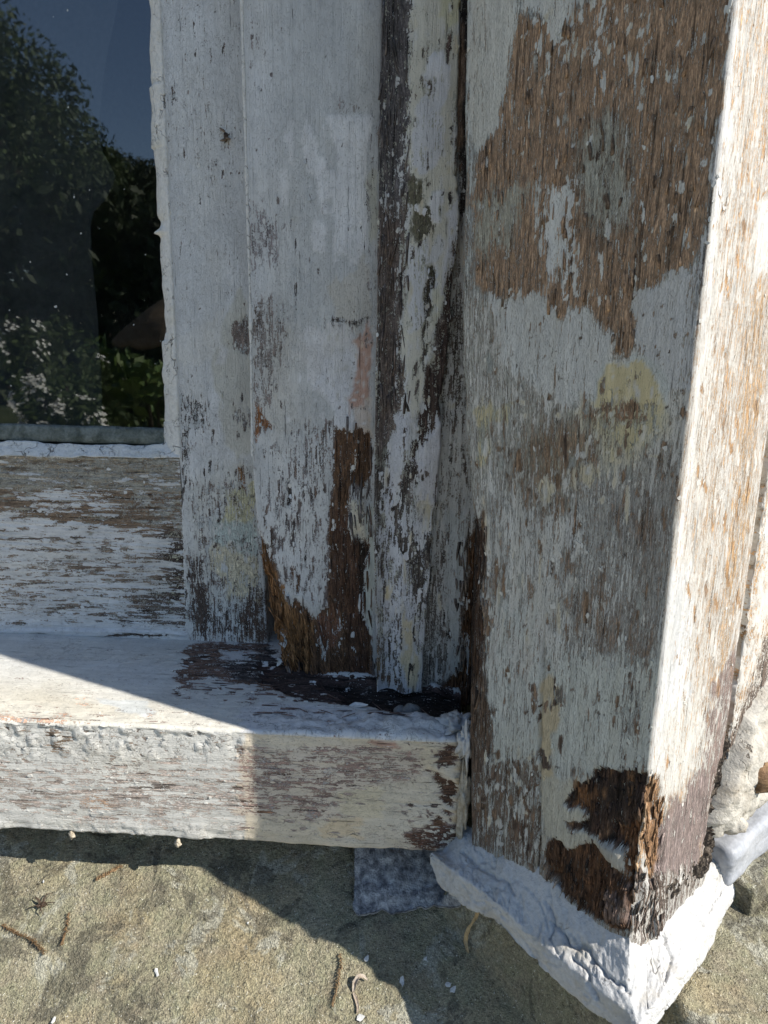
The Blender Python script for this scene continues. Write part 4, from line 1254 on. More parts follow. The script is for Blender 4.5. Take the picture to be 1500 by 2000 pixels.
# ================================================================== CORNER POST
post = thing('corner_post', (float(E0[0]), float(E0[1]) + .05, -.30), 'square corner post with peeling paint over brown wood and a rotten foot', 'post')
SR = .077
zl = [hit(u, v, NL, E0) for u, v in [(925, -250), (915, 0), (908, 400), (905, 700), (925, 1000), (917, 1350), (922, 1640), (930, 1720)]]
zl_z = np.array([p[2] for p in zl])[::-1]; zl_s = np.array([-(p - E0) @ TL for p in zl])[::-1]
zt = dense([(TOPZ, .185, .03), (.185, -.304, .0012)])
SB = .13
cs, cid = ring([(0, 0), (1, 0), (1, 1), (0, 1)], [1, 1, 1, 1], 0)
# ring in (left, right, back) order: left face q 1->0, arris, right face, back
nlf = 105; nrf = 66
qa = np.linspace(1, .022, nlf)
rows = []
side = []
ra = .0022
for q in qa:
    rows.append(('L', q)); side.append(0)
for a in np.linspace(0, 1, 7)[1:-1]:
    rows.append(('A', a)); side.append(0 if a < .5 else 1)
for s in np.linspace(ra, SR, nrf):
    rows.append(('R', s)); side.append(1)
rows += [('B', 0), ('B', 1), ('B', 2)]; side += [1, 1, 0]
side = np.array(side)
n, m = len(rows), len(zt)
P = np.zeros((n, m, 3)); gc = np.zeros((n, m, 3))
sl = np.interp(zt, zl_z, zl_s)
sl = sl + .0007 * fbm(zt * 40, zt * 0, 301, 3)
for i, (k, a) in enumerate(rows):
    if k == 'L':
        s = ra + (sl - ra) * (a - .022) / (1 - .022)
        xy = E0[None, :2] - TL[None, :2] * s[:, None]; gx = -s
    elif k == 'A':
        p0 = E0[:2] - TL[:2] * ra; p2 = E0[:2] + TR[:2] * ra
        c = (1 - a) ** 2 * p0 + 2 * a * (1 - a) * E0[:2] + a * a * p2
        xy = np.tile(c, (m, 1)); gx = np.full(m, (a - .5) * 2 * ra)
    elif k == 'R':
        xy = np.tile(E0[:2] + TR[:2] * a, (m, 1)); gx = np.full(m, a)
    else:
        pt = [E0[:2] + TR[:2] * SR - NR[:2] * .09, np.array([.085, -.02]), None][a] if a < 2 else None
        if a == 2:
            xy = E0[None, :2] - TL[None, :2] * sl[:, None] - NL[None, :2] * .05 - TL[None, :2] * -.01
        else:
            xy = np.tile(pt, (m, 1))
        gx = np.full(m, .1 + .05 * a)
    P[i, :, :2] = xy; P[i, :, 2] = zt
    gc[i, :, 0] = gx; gc[i, :, 1] = zt + 3.1; gc[i, :, 2] = .01 * i

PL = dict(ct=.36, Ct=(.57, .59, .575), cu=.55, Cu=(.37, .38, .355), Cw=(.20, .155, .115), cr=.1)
Q = lambda pts: Z(pts, 850, 0, .4333)
Q3 = lambda pts: Z(pts, 880, 1300, .41333)
Q6 = lambda pts: Z(pts, 880, 650, .41333)
BIG = Q([(350, -500), (350, 60), (420, 90), (500, 110), (560, 60), (640, 40), (760, -20), (760, -500), (1345, -500), (1335, 30), (1300, 300), (1290, 480), (1280, 560), (1240, 800), (1215, 1000), (1190, 1120),
         (1120, 1225), (1060, 1215), (1000, 1290), (900, 1290), (890, 1350), (905, 1500), (870, 1620), (830, 1600), (790, 1500), (740, 1430), (690, 1390), (560, 1415), (505, 1385),
         (500, 1330), (430, 1330), (280, 1350), (190, 1290), (165, 900), (200, 660), (265, 600), (310, 400), (345, 250)])
ROTU = Q3([(535, 650), (580, 590), (640, 540), (685, 490), (740, 478), (800, 505), (860, 495), (925, 520), (965, 535), (1000, 560), (1000, 980), (900, 1000), (845, 1000), (815, 950), (825, 880), (770, 850), (700, 830), (650, 780),
           (560, 765), (535, 740), (640, 735), (655, 700), (600, 672)])
ROTL = Q3([(440, 900), (480, 818), (520, 830), (540, 865), (600, 862), (670, 838), (700, 870), (730, 920), (790, 965), (830, 1020), (1000, 985), (1010, 1300), (760, 1230), (640, 1160), (560, 1105), (500, 1045), (455, 975)])
pl_patches = [
    # overall zones
    (dict(ct=.46, cu=.74, Cu=(.42, .40, .345), Ct=(.61, .60, .57)), [(880, 560), (1420, 560), (1340, 1000), (880, 1000)], 60, 10),
    (dict(ct=.40, cu=.66, Ct=(.60, .605, .59), Cu=(.44, .43, .39), Cw=(.21, .16, .12)), [(880, 960), (1360, 960), (1320, 1290), (880, 1290)], 60, 12),
    (dict(ct=.26, cu=.74, Cu=(.345, .325, .29), Cw=(.20, .155, .12)), [(1170, 960), (1345, 900), (1300, 1290), (1140, 1290)], 60, 14),
    (dict(ct=.80, cu=.6, Ct=(.57, .60, .575), Cu=(.40, .41, .38), Cw=(.17, .13, .10)), [(940, 1290), (1330, 1270), (1300, 1540), (940, 1500)], 50, 12),
    (dict(ct=.70, Ct=(.58, .605, .59)), [(940, 1180), (1060, 1180), (1050, 1420), (960, 1420)], 30, 12),
    # big bare brown area
    (dict(ct=.17, cu=.16, Cu=(.36, .29, .215), Cw=(.275, .180, .113)), BIG, 5, 7),
    (dict(ct=.24), Q([(420, 60), (760, -40), (760, -500), (420, -500)]), 30, 14),
    (dict(ct=.30), Q([(780, 250), (930, 230), (930, 480), (800, 480)]), 40, 14),
    (dict(ct=.22), Q([(1150, 150), (1250, 100), (1240, 700), (1160, 700)]), 40, 14),
    (dict(ct=.95, cu=.5, Ct=(.585, .58, .54)), Q([(150, -500), (345, -500), (350, 60), (345, 250), (300, 440), (262, 600), (190, 660), (160, 620), (150, 200)]), 6, 8),
    (dict(ct=.75), Q([(150, -500), (260, -500), (240, 500), (150, 600)]), 20, 10),
    (dict(ct=.92, Ct=(.62, .63, .61)), Q([(340, -500), (720, -500), (700, -10), (590, 60), (580, 160), (545, 150), (520, 90), (480, 90), (440, 20), (380, 40)]), 6, 12),
    (dict(ct=.80, Ct=(.62, .63, .62)), Q([(505, 860), (590, 850), (605, 930), (580, 1180), (545, 1230), (520, 1340), (500, 1200), (495, 1000)]), 12, 10),
    (dict(ct=.55), Q([(440, 840), (500, 820), (480, 960), (450, 980)]), 12, 10),
    (dict(ct=.16, cu=.80, Cu=(.38, .365, .30), cr=.5, Cw=(.14, .10, .07)), Q([(640, 620), (760, 520), (860, 600), (880, 800), (870, 1000), (760, 1050), (660, 1000), (620, 800)]), 26, 12),
    (dict(ct=.16, cu=.78, Cu=(.39, .365, .29), cr=.5), Q([(180, 900), (430, 800), (420, 900), (330, 1120), (180, 1150)]), 22, 12),
    (dict(ct=.88, cu=.5, Ct=(.60, .61, .60)), Q([(240, 1360), (430, 1330), (500, 1320), (505, 1390), (560, 1420), (690, 1395), (740, 1440), (800, 1530), (800, 1640), (760, 1800), (560, 1830), (420, 1720), (280, 1620)]), 8, 10),
    (dict(ct=.96, cu=.5, Ct=(.58, .59, .60)), Q([(900, 1300), (1000, 1285), (1060, 1225), (1160, 1220), (1230, 1000), (1260, 1300), (1190, 1750), (1030, 1760), (960, 1620), (905, 1560), (895, 1400)]), 6, 9),
    (dict(ct=.65), [(1335, 560), (1400, 540), (1365, 900), (1315, 860)], 20, 12),
    (dict(ct=1.0, cu=.5, Ct=(.60, .61, .63)), Q([(1340, -500), (1480, -500), (1400, 100), (1350, 420), (1330, 620), (1300, 760), (1290, 880), (1245, 800), (1275, 600), (1290, 500), (1325, 490), (1300, 300), (1335, 100)]), 5, 6),
    (dict(ct=.35, Cw=(.15, .12, .10)), [(1365, 470), (1400, 430), (1375, 700), (1350, 700)], 14, 8),
    # yellow primer
    (dict(ct=1.0, Ct=(.55, .58, .57)), Q6([(700, 130), (800, 150), (880, 90), (960, 130), (1020, 220), (1030, 350), (1010, 440), (880, 420), (660, 340)]), 5, 5),
    (dict(ct=.98, cu=1, Ct=(.56, .495, .315)), Q6([(730, 150), (790, 145), (830, 160), (900, 130), (950, 190), (990, 280), (1005, 400), (940, 400), (830, 370), (740, 370), (665, 340), (690, 260)]), 6, 7),
    (dict(ct=.62, cu=1, Ct=(.53, .475, .31), Cu=(.45, .43, .33)), Q6([(640, 360), (1010, 380), (1020, 450), (880, 560), (760, 640), (720, 520), (600, 400)]), 24, 12),
    (dict(ct=.25, cu=.2, Cw=(.20, .125, .075)), Q6([(620, 360), (800, 330), (960, 360), (860, 430), (700, 420)]), 12, 9),
    (dict(ct=.55, Ct=(.57, .505, .33), cu=.8, Cu=(.44, .43, .34)), Q6([(90, 340), (160, 330), (300, 350), (280, 400), (190, 420), (180, 600), (140, 620), (120, 440)]), 12, 9),
    (dict(ct=.16, cu=.3, Cu=(.36, .33, .25), Cw=(.225, .155, .10)), Q6([(380, 440), (560, 420), (720, 440), (720, 600), (640, 660), (540, 700), (520, 820), (400, 780), (360, 600)]), 34, 12),
    (dict(ct=.85, Ct=(.58, .53, .40)), Q6([(420, 720), (450, 680), (490, 720), (480, 790), (430, 790)]), 6, 6),
    (dict(ct=.60, Ct=(.56, .51, .38)), Q6([(560, 650), (720, 640), (700, 700), (560, 740)]), 12, 10),
    (dict(ct=.86, Ct=(.58, .58, .57)), Q6([(540, 880), (600, 870), (600, 960), (640, 1060), (590, 1080), (560, 1020)]), 10, 10),
    (dict(ct=.8, Ct=(.57, .57, .55)), Q6([(440, 860), (470, 860), (450, 1100), (430, 1100)]), 8, 9),
    (dict(ct=.8, Ct=(.57, .57, .55)), Q6([(285, 900), (300, 900), (330, 1110), (310, 1120)]), 6, 6),
    (dict(ct=.85, Ct=(.60, .54, .42)), Q6([(150, 760), (165, 760), (185, 1040), (155, 1060)]), 5, 5),
    (dict(ct=.8, Ct=(.60, .61, .60)), Q6([(120, 860), (150, 830), (130, 970), (105, 990)]), 5, 5),
    (dict(ct=.62), Q6([(830, 1310), (945, 1330), (940, 1350), (840, 1335)]), 6, 8),
    (dict(ct=.75, Ct=(.53, .54, .52)), Q6([(420, 1270), (450, 1270), (440, 1560), (420, 1560)]), 8, 8),
    # lower left: rot beside the sill end
    (dict(ct=.08, cu=.1, Cw=(.058, .034, .022), **{'d+': -1.0}), [(905, 1030), (942, 1000), (948, 1080), (940, 1200), (945, 1330), (930, 1420), (900, 1420)], 6, 7),
    (dict(ct=.10, cu=.12, Cw=(.105, .07, .048)), [(905, 1310), (942, 1330), (962, 1390), (962, 1490), (950, 1530), (960, 1600), (905, 1660)], 8, 9),
    (dict(ct=.38, cu=.4, Cw=(.125, .085, .060), Cu=(.30, .27, .22)), [(935, 1490), (1050, 1480), (1052, 1700), (1000, 1680), (915, 1640)], 20, 12),
    (dict(ct=.10, cu=.1, Cw=(.11, .065, .043)), Q3([(315, 745), (340, 745), (370, 790), (360, 820), (330, 790)]), 4, 4),
    (dict(ct=.10, cu=.1, Cw=(.09, .055, .04)), Q3([(365, 845), (388, 848), (388, 880), (368, 880)]), 4, 4),
    (dict(ct=.95, Ct=(.60, .52, .37), cr=.4), Q3([(425, 60), (490, 40), (510, 110), (520, 200), (490, 330), (470, 470), (480, 560), (500, 700), (470, 800), (440, 800), (430, 560), (420, 330)]), 6, 7),
    (dict(ct=.95, Ct=(.56, .55, .48), cr=.2), Q3([(430, 520), (540, 540), (640, 540), (560, 620), (540, 660), (640, 690), (640, 720), (540, 735), (540, 770), (650, 790), (720, 850), (800, 870), (820, 920), (800, 960), (740, 930), (680, 850), (540, 860), (470, 820), (440, 880)]), 6, 6),
    (dict(ct=.05, cu=0, Cw=(.085, .06, .045)), Q3([(415, 405), (440, 402), (460, 430), (455, 485), (420, 480)]), 3, 3),
    (dict(ct=.05, cu=0, Cw=(.085, .06, .045)), Q3([(410, 230), (428, 240), (428, 268), (412, 268)]), 3, 3),
    (dict(ct=.2, cu=.3, Cw=(.12, .1, .08)), Q3([(480, 110), (535, 100), (540, 170), (500, 180)]), 5, 5),
    (dict(ct=.3, Cw=(.15, .11, .085)), Q3([(815, 120), (880, 100), (880, 330), (820, 320)]), 26, 14),
    # the rotten foot
    (dict(ct=.0, cu=0, Cw=(.052, .030, .021), **{'d+': -1.4}), ROTU, 3.9, 3.5),
    (dict(ct=.0, cu=0, Cw=(.072, .038, .021), **{'d+': -1.4}), ROTL, 3.9, 3),
    (dict(Cw=(.17, .080, .034)), Q3([(560, 640), (640, 570), (700, 560), (700, 650), (640, 690)]), 20, 10),
    (dict(Cw=(.185, .098, .048), **{'d+': .8}), Q3([(940, 570), (1000, 545), (1010, 990), (930, 990), (900, 880), (915, 720), (960, 640)]), 12, 9),
    (dict(Cw=(.14, .066, .030), **{'d+': -3.5}), Q3([(770, 760), (900, 740), (930, 900), (940, 1000), (850, 1060), (820, 1000), (830, 880)]), 20, 8),
    (dict(Cw=(.11, .055, .028)), Q3([(600, 880), (690, 880), (740, 960), (720, 1100), (620, 1080), (580, 1000)]), 26, 10),
    (dict(Cw=(.15, .105, .085), **{'d+': 2.2}), Q3([(730, 1050), (840, 1090), (850, 1215), (720, 1180)]), 6, 5),
    (dict(Cw=BLK, **{'d+': -3}), Q3([(840, 1000), (900, 960), (920, 1030), (850, 1050)]), 14, 6),
    (dict(ct=.02, cu=.0, Cw=(.030, .022, .018)), Q3([(700, 560), (880, 540), (900, 640), (760, 700), (690, 650)]), 40, 10),
    (dict(ct=.9, Ct=(.50, .49, .45), **{'d+': 2.2}), Q3([(700, 845), (790, 855), (822, 890), (818, 940), (800, 962), (765, 950), (720, 890)]), 5, 4),
]
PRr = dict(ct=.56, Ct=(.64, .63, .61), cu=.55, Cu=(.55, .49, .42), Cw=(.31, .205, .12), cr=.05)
pr_patches = [
    (dict(ct=1.0, Ct=(.68, .69, .70)), [(1400, -300), (1460, -300), (1440, 100), (1330, 1100), (1300, 1500), (1270, 1500), (1380, 600)], 20, 8),
    (dict(ct=.50, Cw=(.38, .24, .13)), [(1470, -300), (1530, -300), (1510, 500), (1455, 900), (1420, 700), (1440, 200)], 40, 12),
    (dict(ct=.30, cu=.45, Cw=(.36, .23, .12)), [(1462, 620), (1490, 560), (1500, 700), (1470, 900), (1440, 1130), (1410, 1320), (1395, 1330), (1412, 1150), (1435, 950)], 16, 9),
    (dict(ct=1.0, Ct=(.68, .69, .69)), [(1475, 380), (1500, 400), (1500, 520), (1475, 540)], 12, 8),
    (dict(ct=.86, Ct=(.66, .68, .70)), [(1300, 1120), (1350, 1100), (1345, 1440), (1310, 1530), (1275, 1500), (1285, 1300)], 20, 10),
    (dict(ct=.75, Ct=(.66, .66, .64)), [(1290, 1400), (1400, 1350), (1380, 1520), (1290, 1560)], 26, 12),
    (dict(ct=.30, cu=.25, Cw=(.19, .14, .12), Cu=(.34, .28, .25)), [(1395, 1330), (1450, 1250), (1420, 1480), (1380, 1640), (1340, 1720), (1270, 1720), (1275, 1640), (1310, 1570), (1360, 1500)], 20, 12),
    (dict(ct=.10, cu=.15, Cw=(.20, .155, .14)), [(1275, 1640), (1300, 1600), (1345, 1545), (1390, 1500), (1370, 1640), (1335, 1740), (1260, 1740)], 14, 10),
    (dict(ct=.0, cu=0, Cw=(.21, .12, .062), **{'d+': -1.2}), [(1262, 1530), (1288, 1520), (1296, 1580), (1290, 1680), (1262, 1720)], 6, 7),
    (dict(ct=.5, cu=.3, Cw=(.10, .075, .06), Cu=(.42, .37, .33), cr=.8, **{'d+': 1}), [(1240, 1700), (1330, 1700), (1380, 1680), (1360, 1760), (1290, 1850), (1230, 1840)], 12, 10),
]

_w = dict(ct=1.1, Ct=(.60, .60, .585)); _c = dict(ct=1.1, Ct=(.58, .53, .41)); _b = dict(ct=-.1, cu=-.1, Cw=(.20, .13, .08)); _g = dict(ct=.0, cu=1.1, Cu=(.36, .36, .32)); _k = dict(ct=-.1, cu=-.1, Cw=(.075, .05, .036))
_MID = [(940, 820), (1330, 850), (1300, 1000), (1275, 1300), (945, 1300), (930, 1000)]
_LOW = [(960, 1290), (1280, 1290), (1270, 1480), (1120, 1560), (960, 1500)]
pl_patches += scatter(ROTU, 40, (4, 14), (8, 36), [(2, dict(Cw=(.13, .07, .035))), (2, dict(Cw=(.022, .016, .013))), (1, dict(Cw=(.20, .12, .07)))], 613)
pl_patches += scatter(ROTL, 50, (4, 14), (8, 44), [(3, dict(Cw=(.13, .065, .030))), (2, dict(Cw=(.022, .016, .013))), (1, dict(Cw=(.18, .12, .09)))], 614)
pl_patches += scatter(BIG, 130, (2, 15), (5, 60), [(4, _w), (1, _c), (1, _g)], 601)
pl_patches += scatter(Q([(420, 40), (760, -60), (1000, 40), (960, 300), (480, 260)]), 60, (3, 10), (14, 70), [(4, _w), (1, _c)], 602)
pl_patches += scatter(Q([(440, 800), (640, 800), (660, 1340), (480, 1340)]), 60, (3, 9), (12, 60), [(4, _w), (2, _b)], 603)
pl_patches += scatter(BIG, 110, (3, 10), (5, 30), [(2, _k), (1, dict(Cw=(.16, .11, .08))), (1, dict(Cw=(.36, .24, .14)))], 604)
pl_patches += scatter([(950, 580), (1380, 560), (1340, 800), (960, 780)], 60, (1.5, 8), (3, 30), [(3, _b), (1, _k)], 605)
pl_patches += scatter([(930, 700), (1340, 780), (1330, 980), (930, 980)], 110, (3, 16), (10, 70), [(3, _w), (3, _b), (2, _c), (3, _g)], 606)
pl_patches += scatter(_MID, 140, (1.5, 13), (8, 130), [(3, _w), (5, _b), (1, _c), (4, _g), (1, _k)], 607)
pl_patches += scatter([(940, 960), (1130, 960), (1110, 1290), (945, 1290)], 110, (2, 10), (14, 100), [(6, _w), (3, _b), (1, _c)], 608)
pl_patches += scatter(_LOW, 110, (1.5, 12), (3, 44), [(3, _b), (2, _k), (2, dict(Ct=(.50, .53, .52))), (2, dict(Ct=(.60, .59, .55)))], 609)
pl_patches += scatter([(930, 1480), (1050, 1470), (1045, 1690), (930, 1630)], 90, (3, 10), (6, 40), [(3, _w), (3, _b), (2, _k), (1, _c)], 610)
pl_patches += scatter([(1200, 700), (1300, 760), (1300, 900), (1150, 880)], 80, (2, 11), (3, 22), [(2, _b), (3, dict(ct=1.1, Ct=(.55, .565, .53))), (2, dict(ct=1.1, Ct=(.50, .44, .28))), (1, _w)], 611)
pl_patches += scatter([(950, 1000), (1120, 1000), (1110, 1300), (960, 1300)], 16, (10, 34), (60, 190), [(1, dict(ct=.80, Ct=(.60, .60, .58)))], 615, soft=16, jit=8)
pl_patches += scatter([(1110, 960), (1290, 960), (1270, 1280), (1110, 1280)], 12, (10, 30), (60, 170), [(2, dict(ct=.12, cu=.25, Cw=(.19, .135, .095))), (1, dict(ct=.75, Ct=(.57, .57, .55)))], 616, soft=16, jit=8)
_t = dict(ct=-.1, cu=-.1, Cw=(.36, .21, .10)); _p = dict(ct=1.1, Ct=(.68, .66, .64))
pr_patches += scatter([(1440, -100), (1520, -100), (1480, 1000), (1400, 1500), (1290, 1520), (1380, 600)], 130, (2, 6), (10, 80), [(3, _t), (4, _p), (1, dict(ct=-.1, cu=-.1, Cw=(.22, .15, .10)))], 612)


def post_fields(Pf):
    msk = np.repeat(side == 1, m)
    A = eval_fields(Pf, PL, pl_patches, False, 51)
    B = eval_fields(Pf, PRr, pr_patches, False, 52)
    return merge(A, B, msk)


def post_extra(Pf, g, F):
    u, v = project(Pf)
    L = np.repeat(side == 0, m)
    rot = np.clip(.5 - np.minimum(sdist(ROTU, u, v), sdist(ROTL, u, v)) / 12, 0, 1)
    fib = fbm(g[:, 0] * 330, g[:, 1] * 26, 311, 3); lump = fbm(g[:, 0] * 90, g[:, 1] * 45, 313, 4)
    d = rot * (.0018 * fib + 0.0030 * lump - .0010 * sstep(.1, .5, lump))
    # long drying crack
    cx = np.interp(v, [960, 1280, 1500, 1700], [1064, 1060, 1051, 1049]) + 3.0 * fbm(v / 60, v * 0, 315, 3)
    d = d - L * .0035 * np.exp(-((u - cx) / 2.6) ** 2) * sstep(1180, 1330, v)
    c2 = np.interp(v, [1560, 1700], [985, 980]) + 2 * fbm(v / 30, v * 0, 316, 2)
    d = d - L * .0022 * np.exp(-((u - c2) / 2.4) ** 2) * sstep(1560, 1610, v)
    # chipped arris
    ar = np.exp(-(np.abs(g[:, 0]) / .004) ** 2)
    chip = fbm(g[:, 1] * 70, g[:, 1] * 0, 317, 4)
    d = d - ar * (.0005 * np.maximum(chip, 0) + .0025 * sstep(1500, 1560, v) * (0.4 + np.abs(chip)))
    # weathered ridges on the whole face
    d = d + .00022 * fbm(g[:, 0] * 260, g[:, 1] * 12, 318, 3) * (1 - F['ct'])
    return d


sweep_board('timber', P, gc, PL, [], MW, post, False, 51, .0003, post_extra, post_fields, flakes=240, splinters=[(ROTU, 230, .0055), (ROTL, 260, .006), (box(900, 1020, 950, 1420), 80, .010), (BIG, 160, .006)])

# second upright beyond the joint ------------------------------------------
side_b = thing('side_frame', (.21, -.10, -.28), 'sunlit worn white upright of the next frame right of the corner post', 'window frame')
zt = dense([(TOPZ, .185, .03), (.185, -.262, .0016)])
O = E0 + TR * (SR + .0030) + NR * .0022
cs, cid = ring([(0, 0), (.10, 0), (.10, .05), (0, .05)], [.0018, .02, .02, .006], .0015)
P = O[None, None] + cs[:, 0][:, None, None] * TR[None, None] - cs[:, 1][:, None, None] * NR[None, None] + np.stack([zt * 0, zt * 0, zt], -1)[None]
gc = np.stack(np.broadcast_arrays(cs[:, 0][:, None], zt[None] + 7.7, cs[:, 1][:, None]), -1)
sb_patches = [
    (dict(ct=.85), box(1455, 900, 1520, 1200), 30, 10),
    (dict(ct=.4, Cw=(.40, .25, .13)), [(1480, 950), (1500, 950), (1470, 1250), (1450, 1250)], 14, 8),
    (dict(ct=.25, cu=.2, Cw=(.12, .09, .07), **{'d+': -1.5}), [(1470, 1330), (1510, 1200), (1510, 1420), (1440, 1560), (1400, 1640), (1390, 1560), (1430, 1420)], 16, 12),
]


def side_extra(P, g, F):
    return -.0015 * np.exp(-(g[:, 0] / .004) ** 2) * (.5 + fbm(g[:, 1] * 160, g[:, 0] * 200, 331, 4)) + .0006 * fbm(g[:, 0] * 200, g[:, 1] * 14, 333, 3)


sweep_board('upright', P, gc, dict(PRr, ct=.7), sb_patches, MW, side_b, False, 55, .0004, side_extra, flakes=40)

# ================================================================== MORTAR FILLET round the foot of the post
UPL = np.array([hit(u, v, NL, E0 - NL * .001) for u, v in [(860, 1650), (905, 1636), (960, 1656), (1040, 1688), (1062, 1700), (1110, 1755), (1170, 1798), (1225, 1832)]])
RDL = np.array([hit(u, v, NL, E0 + NL * .0162) for u, v in [(842, 1668), (874, 1692), (920, 1724), (985, 1775), (1030, 1818), (1085, 1866), (1140, 1908), (1215, 1968)]])
LOL = np.array([hit(u, v, NL, E0 + NL * .0172) for u, v in [(838, 1690), (862, 1735), (900, 1765), (960, 1795), (1010, 1848), (1060, 1895), (1130, 1953), (1205, 2014)]])
UPR = np.array([hit(u, v, NR, E0 - NR * .001) for u, v in [(1262, 1830), (1290, 1795), (1330, 1752), (1370, 1718), (1402, 1690), (1430, 1650)]])
RDR = np.array([hit(u, v, (0, 0, 1), (0, 0, -.2995)) for u, v in [(1275, 1965), (1310, 1915), (1345, 1860), (1378, 1808), (1405, 1758), (1436, 1705)]])
LOR = np.array([hit(u, v, (0, 0, 1), (0, 0, -.3115)) for u, v in [(1285, 2000), (1320, 1950), (1358, 1895), (1392, 1840), (1418, 1790), (1446, 1732)]])


def resample(A, n):
    d = np.concatenate([[0], np.cumsum(np.linalg.norm(np.diff(A, axis=0), axis=1))])
    t = np.linspace(0, d[-1], n)
    return np.stack([np.interp(t, d, A[:, k]) for k in range(3)], 1)


CRN_U = np.array([E0 + np.array([0, .0, -.281])]); CRN_R = np.array([hit(1243, 1990, (0, 1, 0), (0, -.2205, 0))]); CRN_L = np.array([hit(1246, 2046, (0, 1, 0), (0, -.228, 0))])
def seg3(a, c, b):
    q = np.concatenate([resample(a, 210), resample(np.concatenate([a[-1:], c, b[:1]]), 40)[1:-1], resample(b, 150)])
    for _ in range(3):
        q[1:-1] = (q[:-2] + 2 * q[1:-1] + q[2:]) / 4
    return q


up = seg3(UPL, CRN_U, UPR); rd = seg3(RDL, CRN_R, RDR); lo = seg3(LOL, CRN_L, LOR)
nA = len(up)
inn = up + np.array([0, .010, .002])
base = lo + np.concatenate([np.tile(-NL * .016, (228, 1)), np.tile(-NR * .012, (nA - 228, 1))]); base[:, 2] -= .003
K = 72
rowsP = []
for a in np.linspace(0, 1, K):
    if a < .12:
        q = inn + (up - inn) * (a / .12)
    elif a < .55:
        t = (a - .12) / .43
        sag = .0022 * math.sin(t * math.pi)
        q = up + (rd - up) * t; q = q - np.array([0, 0, sag])
    elif a < .85:
        t = (a - .55) / .30
        b = np.array([0, 0, .0032]) * math.sin(t * math.pi)
        q = rd + (lo - rd) * t + b + (lo - rd) * .18 * math.sin(t * math.pi)
    else:
        t = (a - .85) / .15
        q = lo + (base - lo) * t
    rowsP.append(q)
P = np.array(rowsP)
N = grid_normals(P)
if N[33, nA // 2, 2] < 0: N = -N; fl = True
else: fl = False
arc = np.linspace(0, .24, nA)[None, :] * np.ones((K, 1)); crs = np.linspace(0, .05, K)[:, None] * np.ones((1, nA))
D = .0014 * fbm(arc * 30, crs * 46, 401, 4) + .00045 * fbm(arc * 170, crs * 170, 403, 4, .6)
D += .00015 * fbm(arc * 420, crs * 420, 407, 3, .7)
for q_, (fa, fc) in enumerate(((30, 46), (55, 34), (90, 110))):
    D -= (.0010, .0008, .0004)[q_] * np.exp(-(np.abs(fbm(arc * fa + 3 * q_, crs * fc + 1.7, 405 + 9 * q_, 4, .6)) / .036) ** 2) * sstep(-.15, .25, fbm(arc * 18, crs * 22 + q_, 440 + q_, 2))
_u, _v = project(P.reshape(-1, 3)); _u = _u.reshape(P.shape[:2]); _v = _v.reshape(P.shape[:2])
for q_, (ln, wd, dp) in enumerate(([[(1075, 1800), (1110, 1840), (1150, 1860), (1185, 1905), (1230, 1940)], 3.0, .0024], [[(905, 1660), (935, 1690), (975, 1712), (1010, 1745)], 3.0, .0022], [[(1120, 1870), (1150, 1905), (1165, 1950)], 2.6, .002],
                                   [[(1300, 1830), (1312, 1870), (1300, 1910)], 2.6, .0018], [[(1060, 1760), (1082, 1792), (1075, 1830)], 2.4, .0018], [[(1350, 1780), (1372, 1812)], 2.4, .0016])):
    dmin = np.full(_u.shape, 1e9)
    ju_ = _u + 7 * fbm(_u / 26, _v / 26, 480 + q_, 4); jv_ = _v + 7 * fbm(_u / 26 + 9, _v / 26, 490 + q_, 4)
    for (x0, y0), (x1, y1) in zip(ln[:-1], ln[1:]):
        t_ = np.clip(((ju_ - x0) * (x1 - x0) + (jv_ - y0) * (y1 - y0)) / ((x1 - x0) ** 2 + (y1 - y0) ** 2), 0, 1)
        dmin = np.minimum(dmin, np.hypot(ju_ - x0 - t_ * (x1 - x0), jv_ - y0 - t_ * (y1 - y0)))
    D -= dp * np.exp(-(dmin / wd) ** 2)
# flat spalls where the paint skin has come off
D -= .0006 * sstep(.28, .36, fbm(arc * 40, crs * 55, 460, 4, .6))
P2 = P + N * D[..., None]
fs = grid_faces(K, nA)
fillet_me = mesh_from('mortar_fillet', P2.reshape(-1, 3), [fs[:, ::-1] if fl else fs])
fillet = link('mortar_fillet', fillet_me, None, M_FILLET)
setp(fillet, 'cracked white painted mortar fillet wrapping the foot of the corner post', 'mortar')


# generic lumpy solid ------------------------------------------------------
def lump(name, c, r, seed, mat, parent=None, amp=.25, freq=2.2, nu=22, nv=14, rotz=0.0, flat=None):
    th = np.linspace(0, 2 * math.pi, nu, endpoint=False); ph = np.linspace(.02, math.pi - .02, nv)
    T, H = np.meshgrid(th, ph, indexing='ij')
    d = np.stack([np.cos(T) * np.sin(H), np.sin(T) * np.sin(H), np.cos(H)], -1)
    k = 1 + amp * (fbm(d[..., 0] * freq + seed, d[..., 1] * freq + d[..., 2] * freq * .7, seed, 4) + fbm(d[..., 2] * freq + 2 * seed, d[..., 0] * freq, seed + 3, 3)) * .6
    p = d * k[..., None] * np.array(r)
    if flat is not None: p[..., 2] = np.maximum(p[..., 2], flat)
    cz, sz = math.cos(rotz), math.sin(rotz)
    x = p[..., 0] * cz - p[..., 1] * sz; y = p[..., 0] * sz + p[..., 1] * cz
    p = np.stack([x, y, p[..., 2]], -1) + np.array(c)
    fs = grid_faces(nu, nv, True)[:, ::-1]
    caps = [[i * nv for i in range(nu)][::-1], [i * nv + nv - 1 for i in range(nu)]]
    me = mesh_from(name, p.reshape(-1, 3), [fs[:, ::-1]] + [c2[::-1] for c2 in caps])
    o = link(name, me, parent, mat)
    return o


def onR(u, v, off=0.0):
    return hit(u, v, NR, E0 + NR * off)


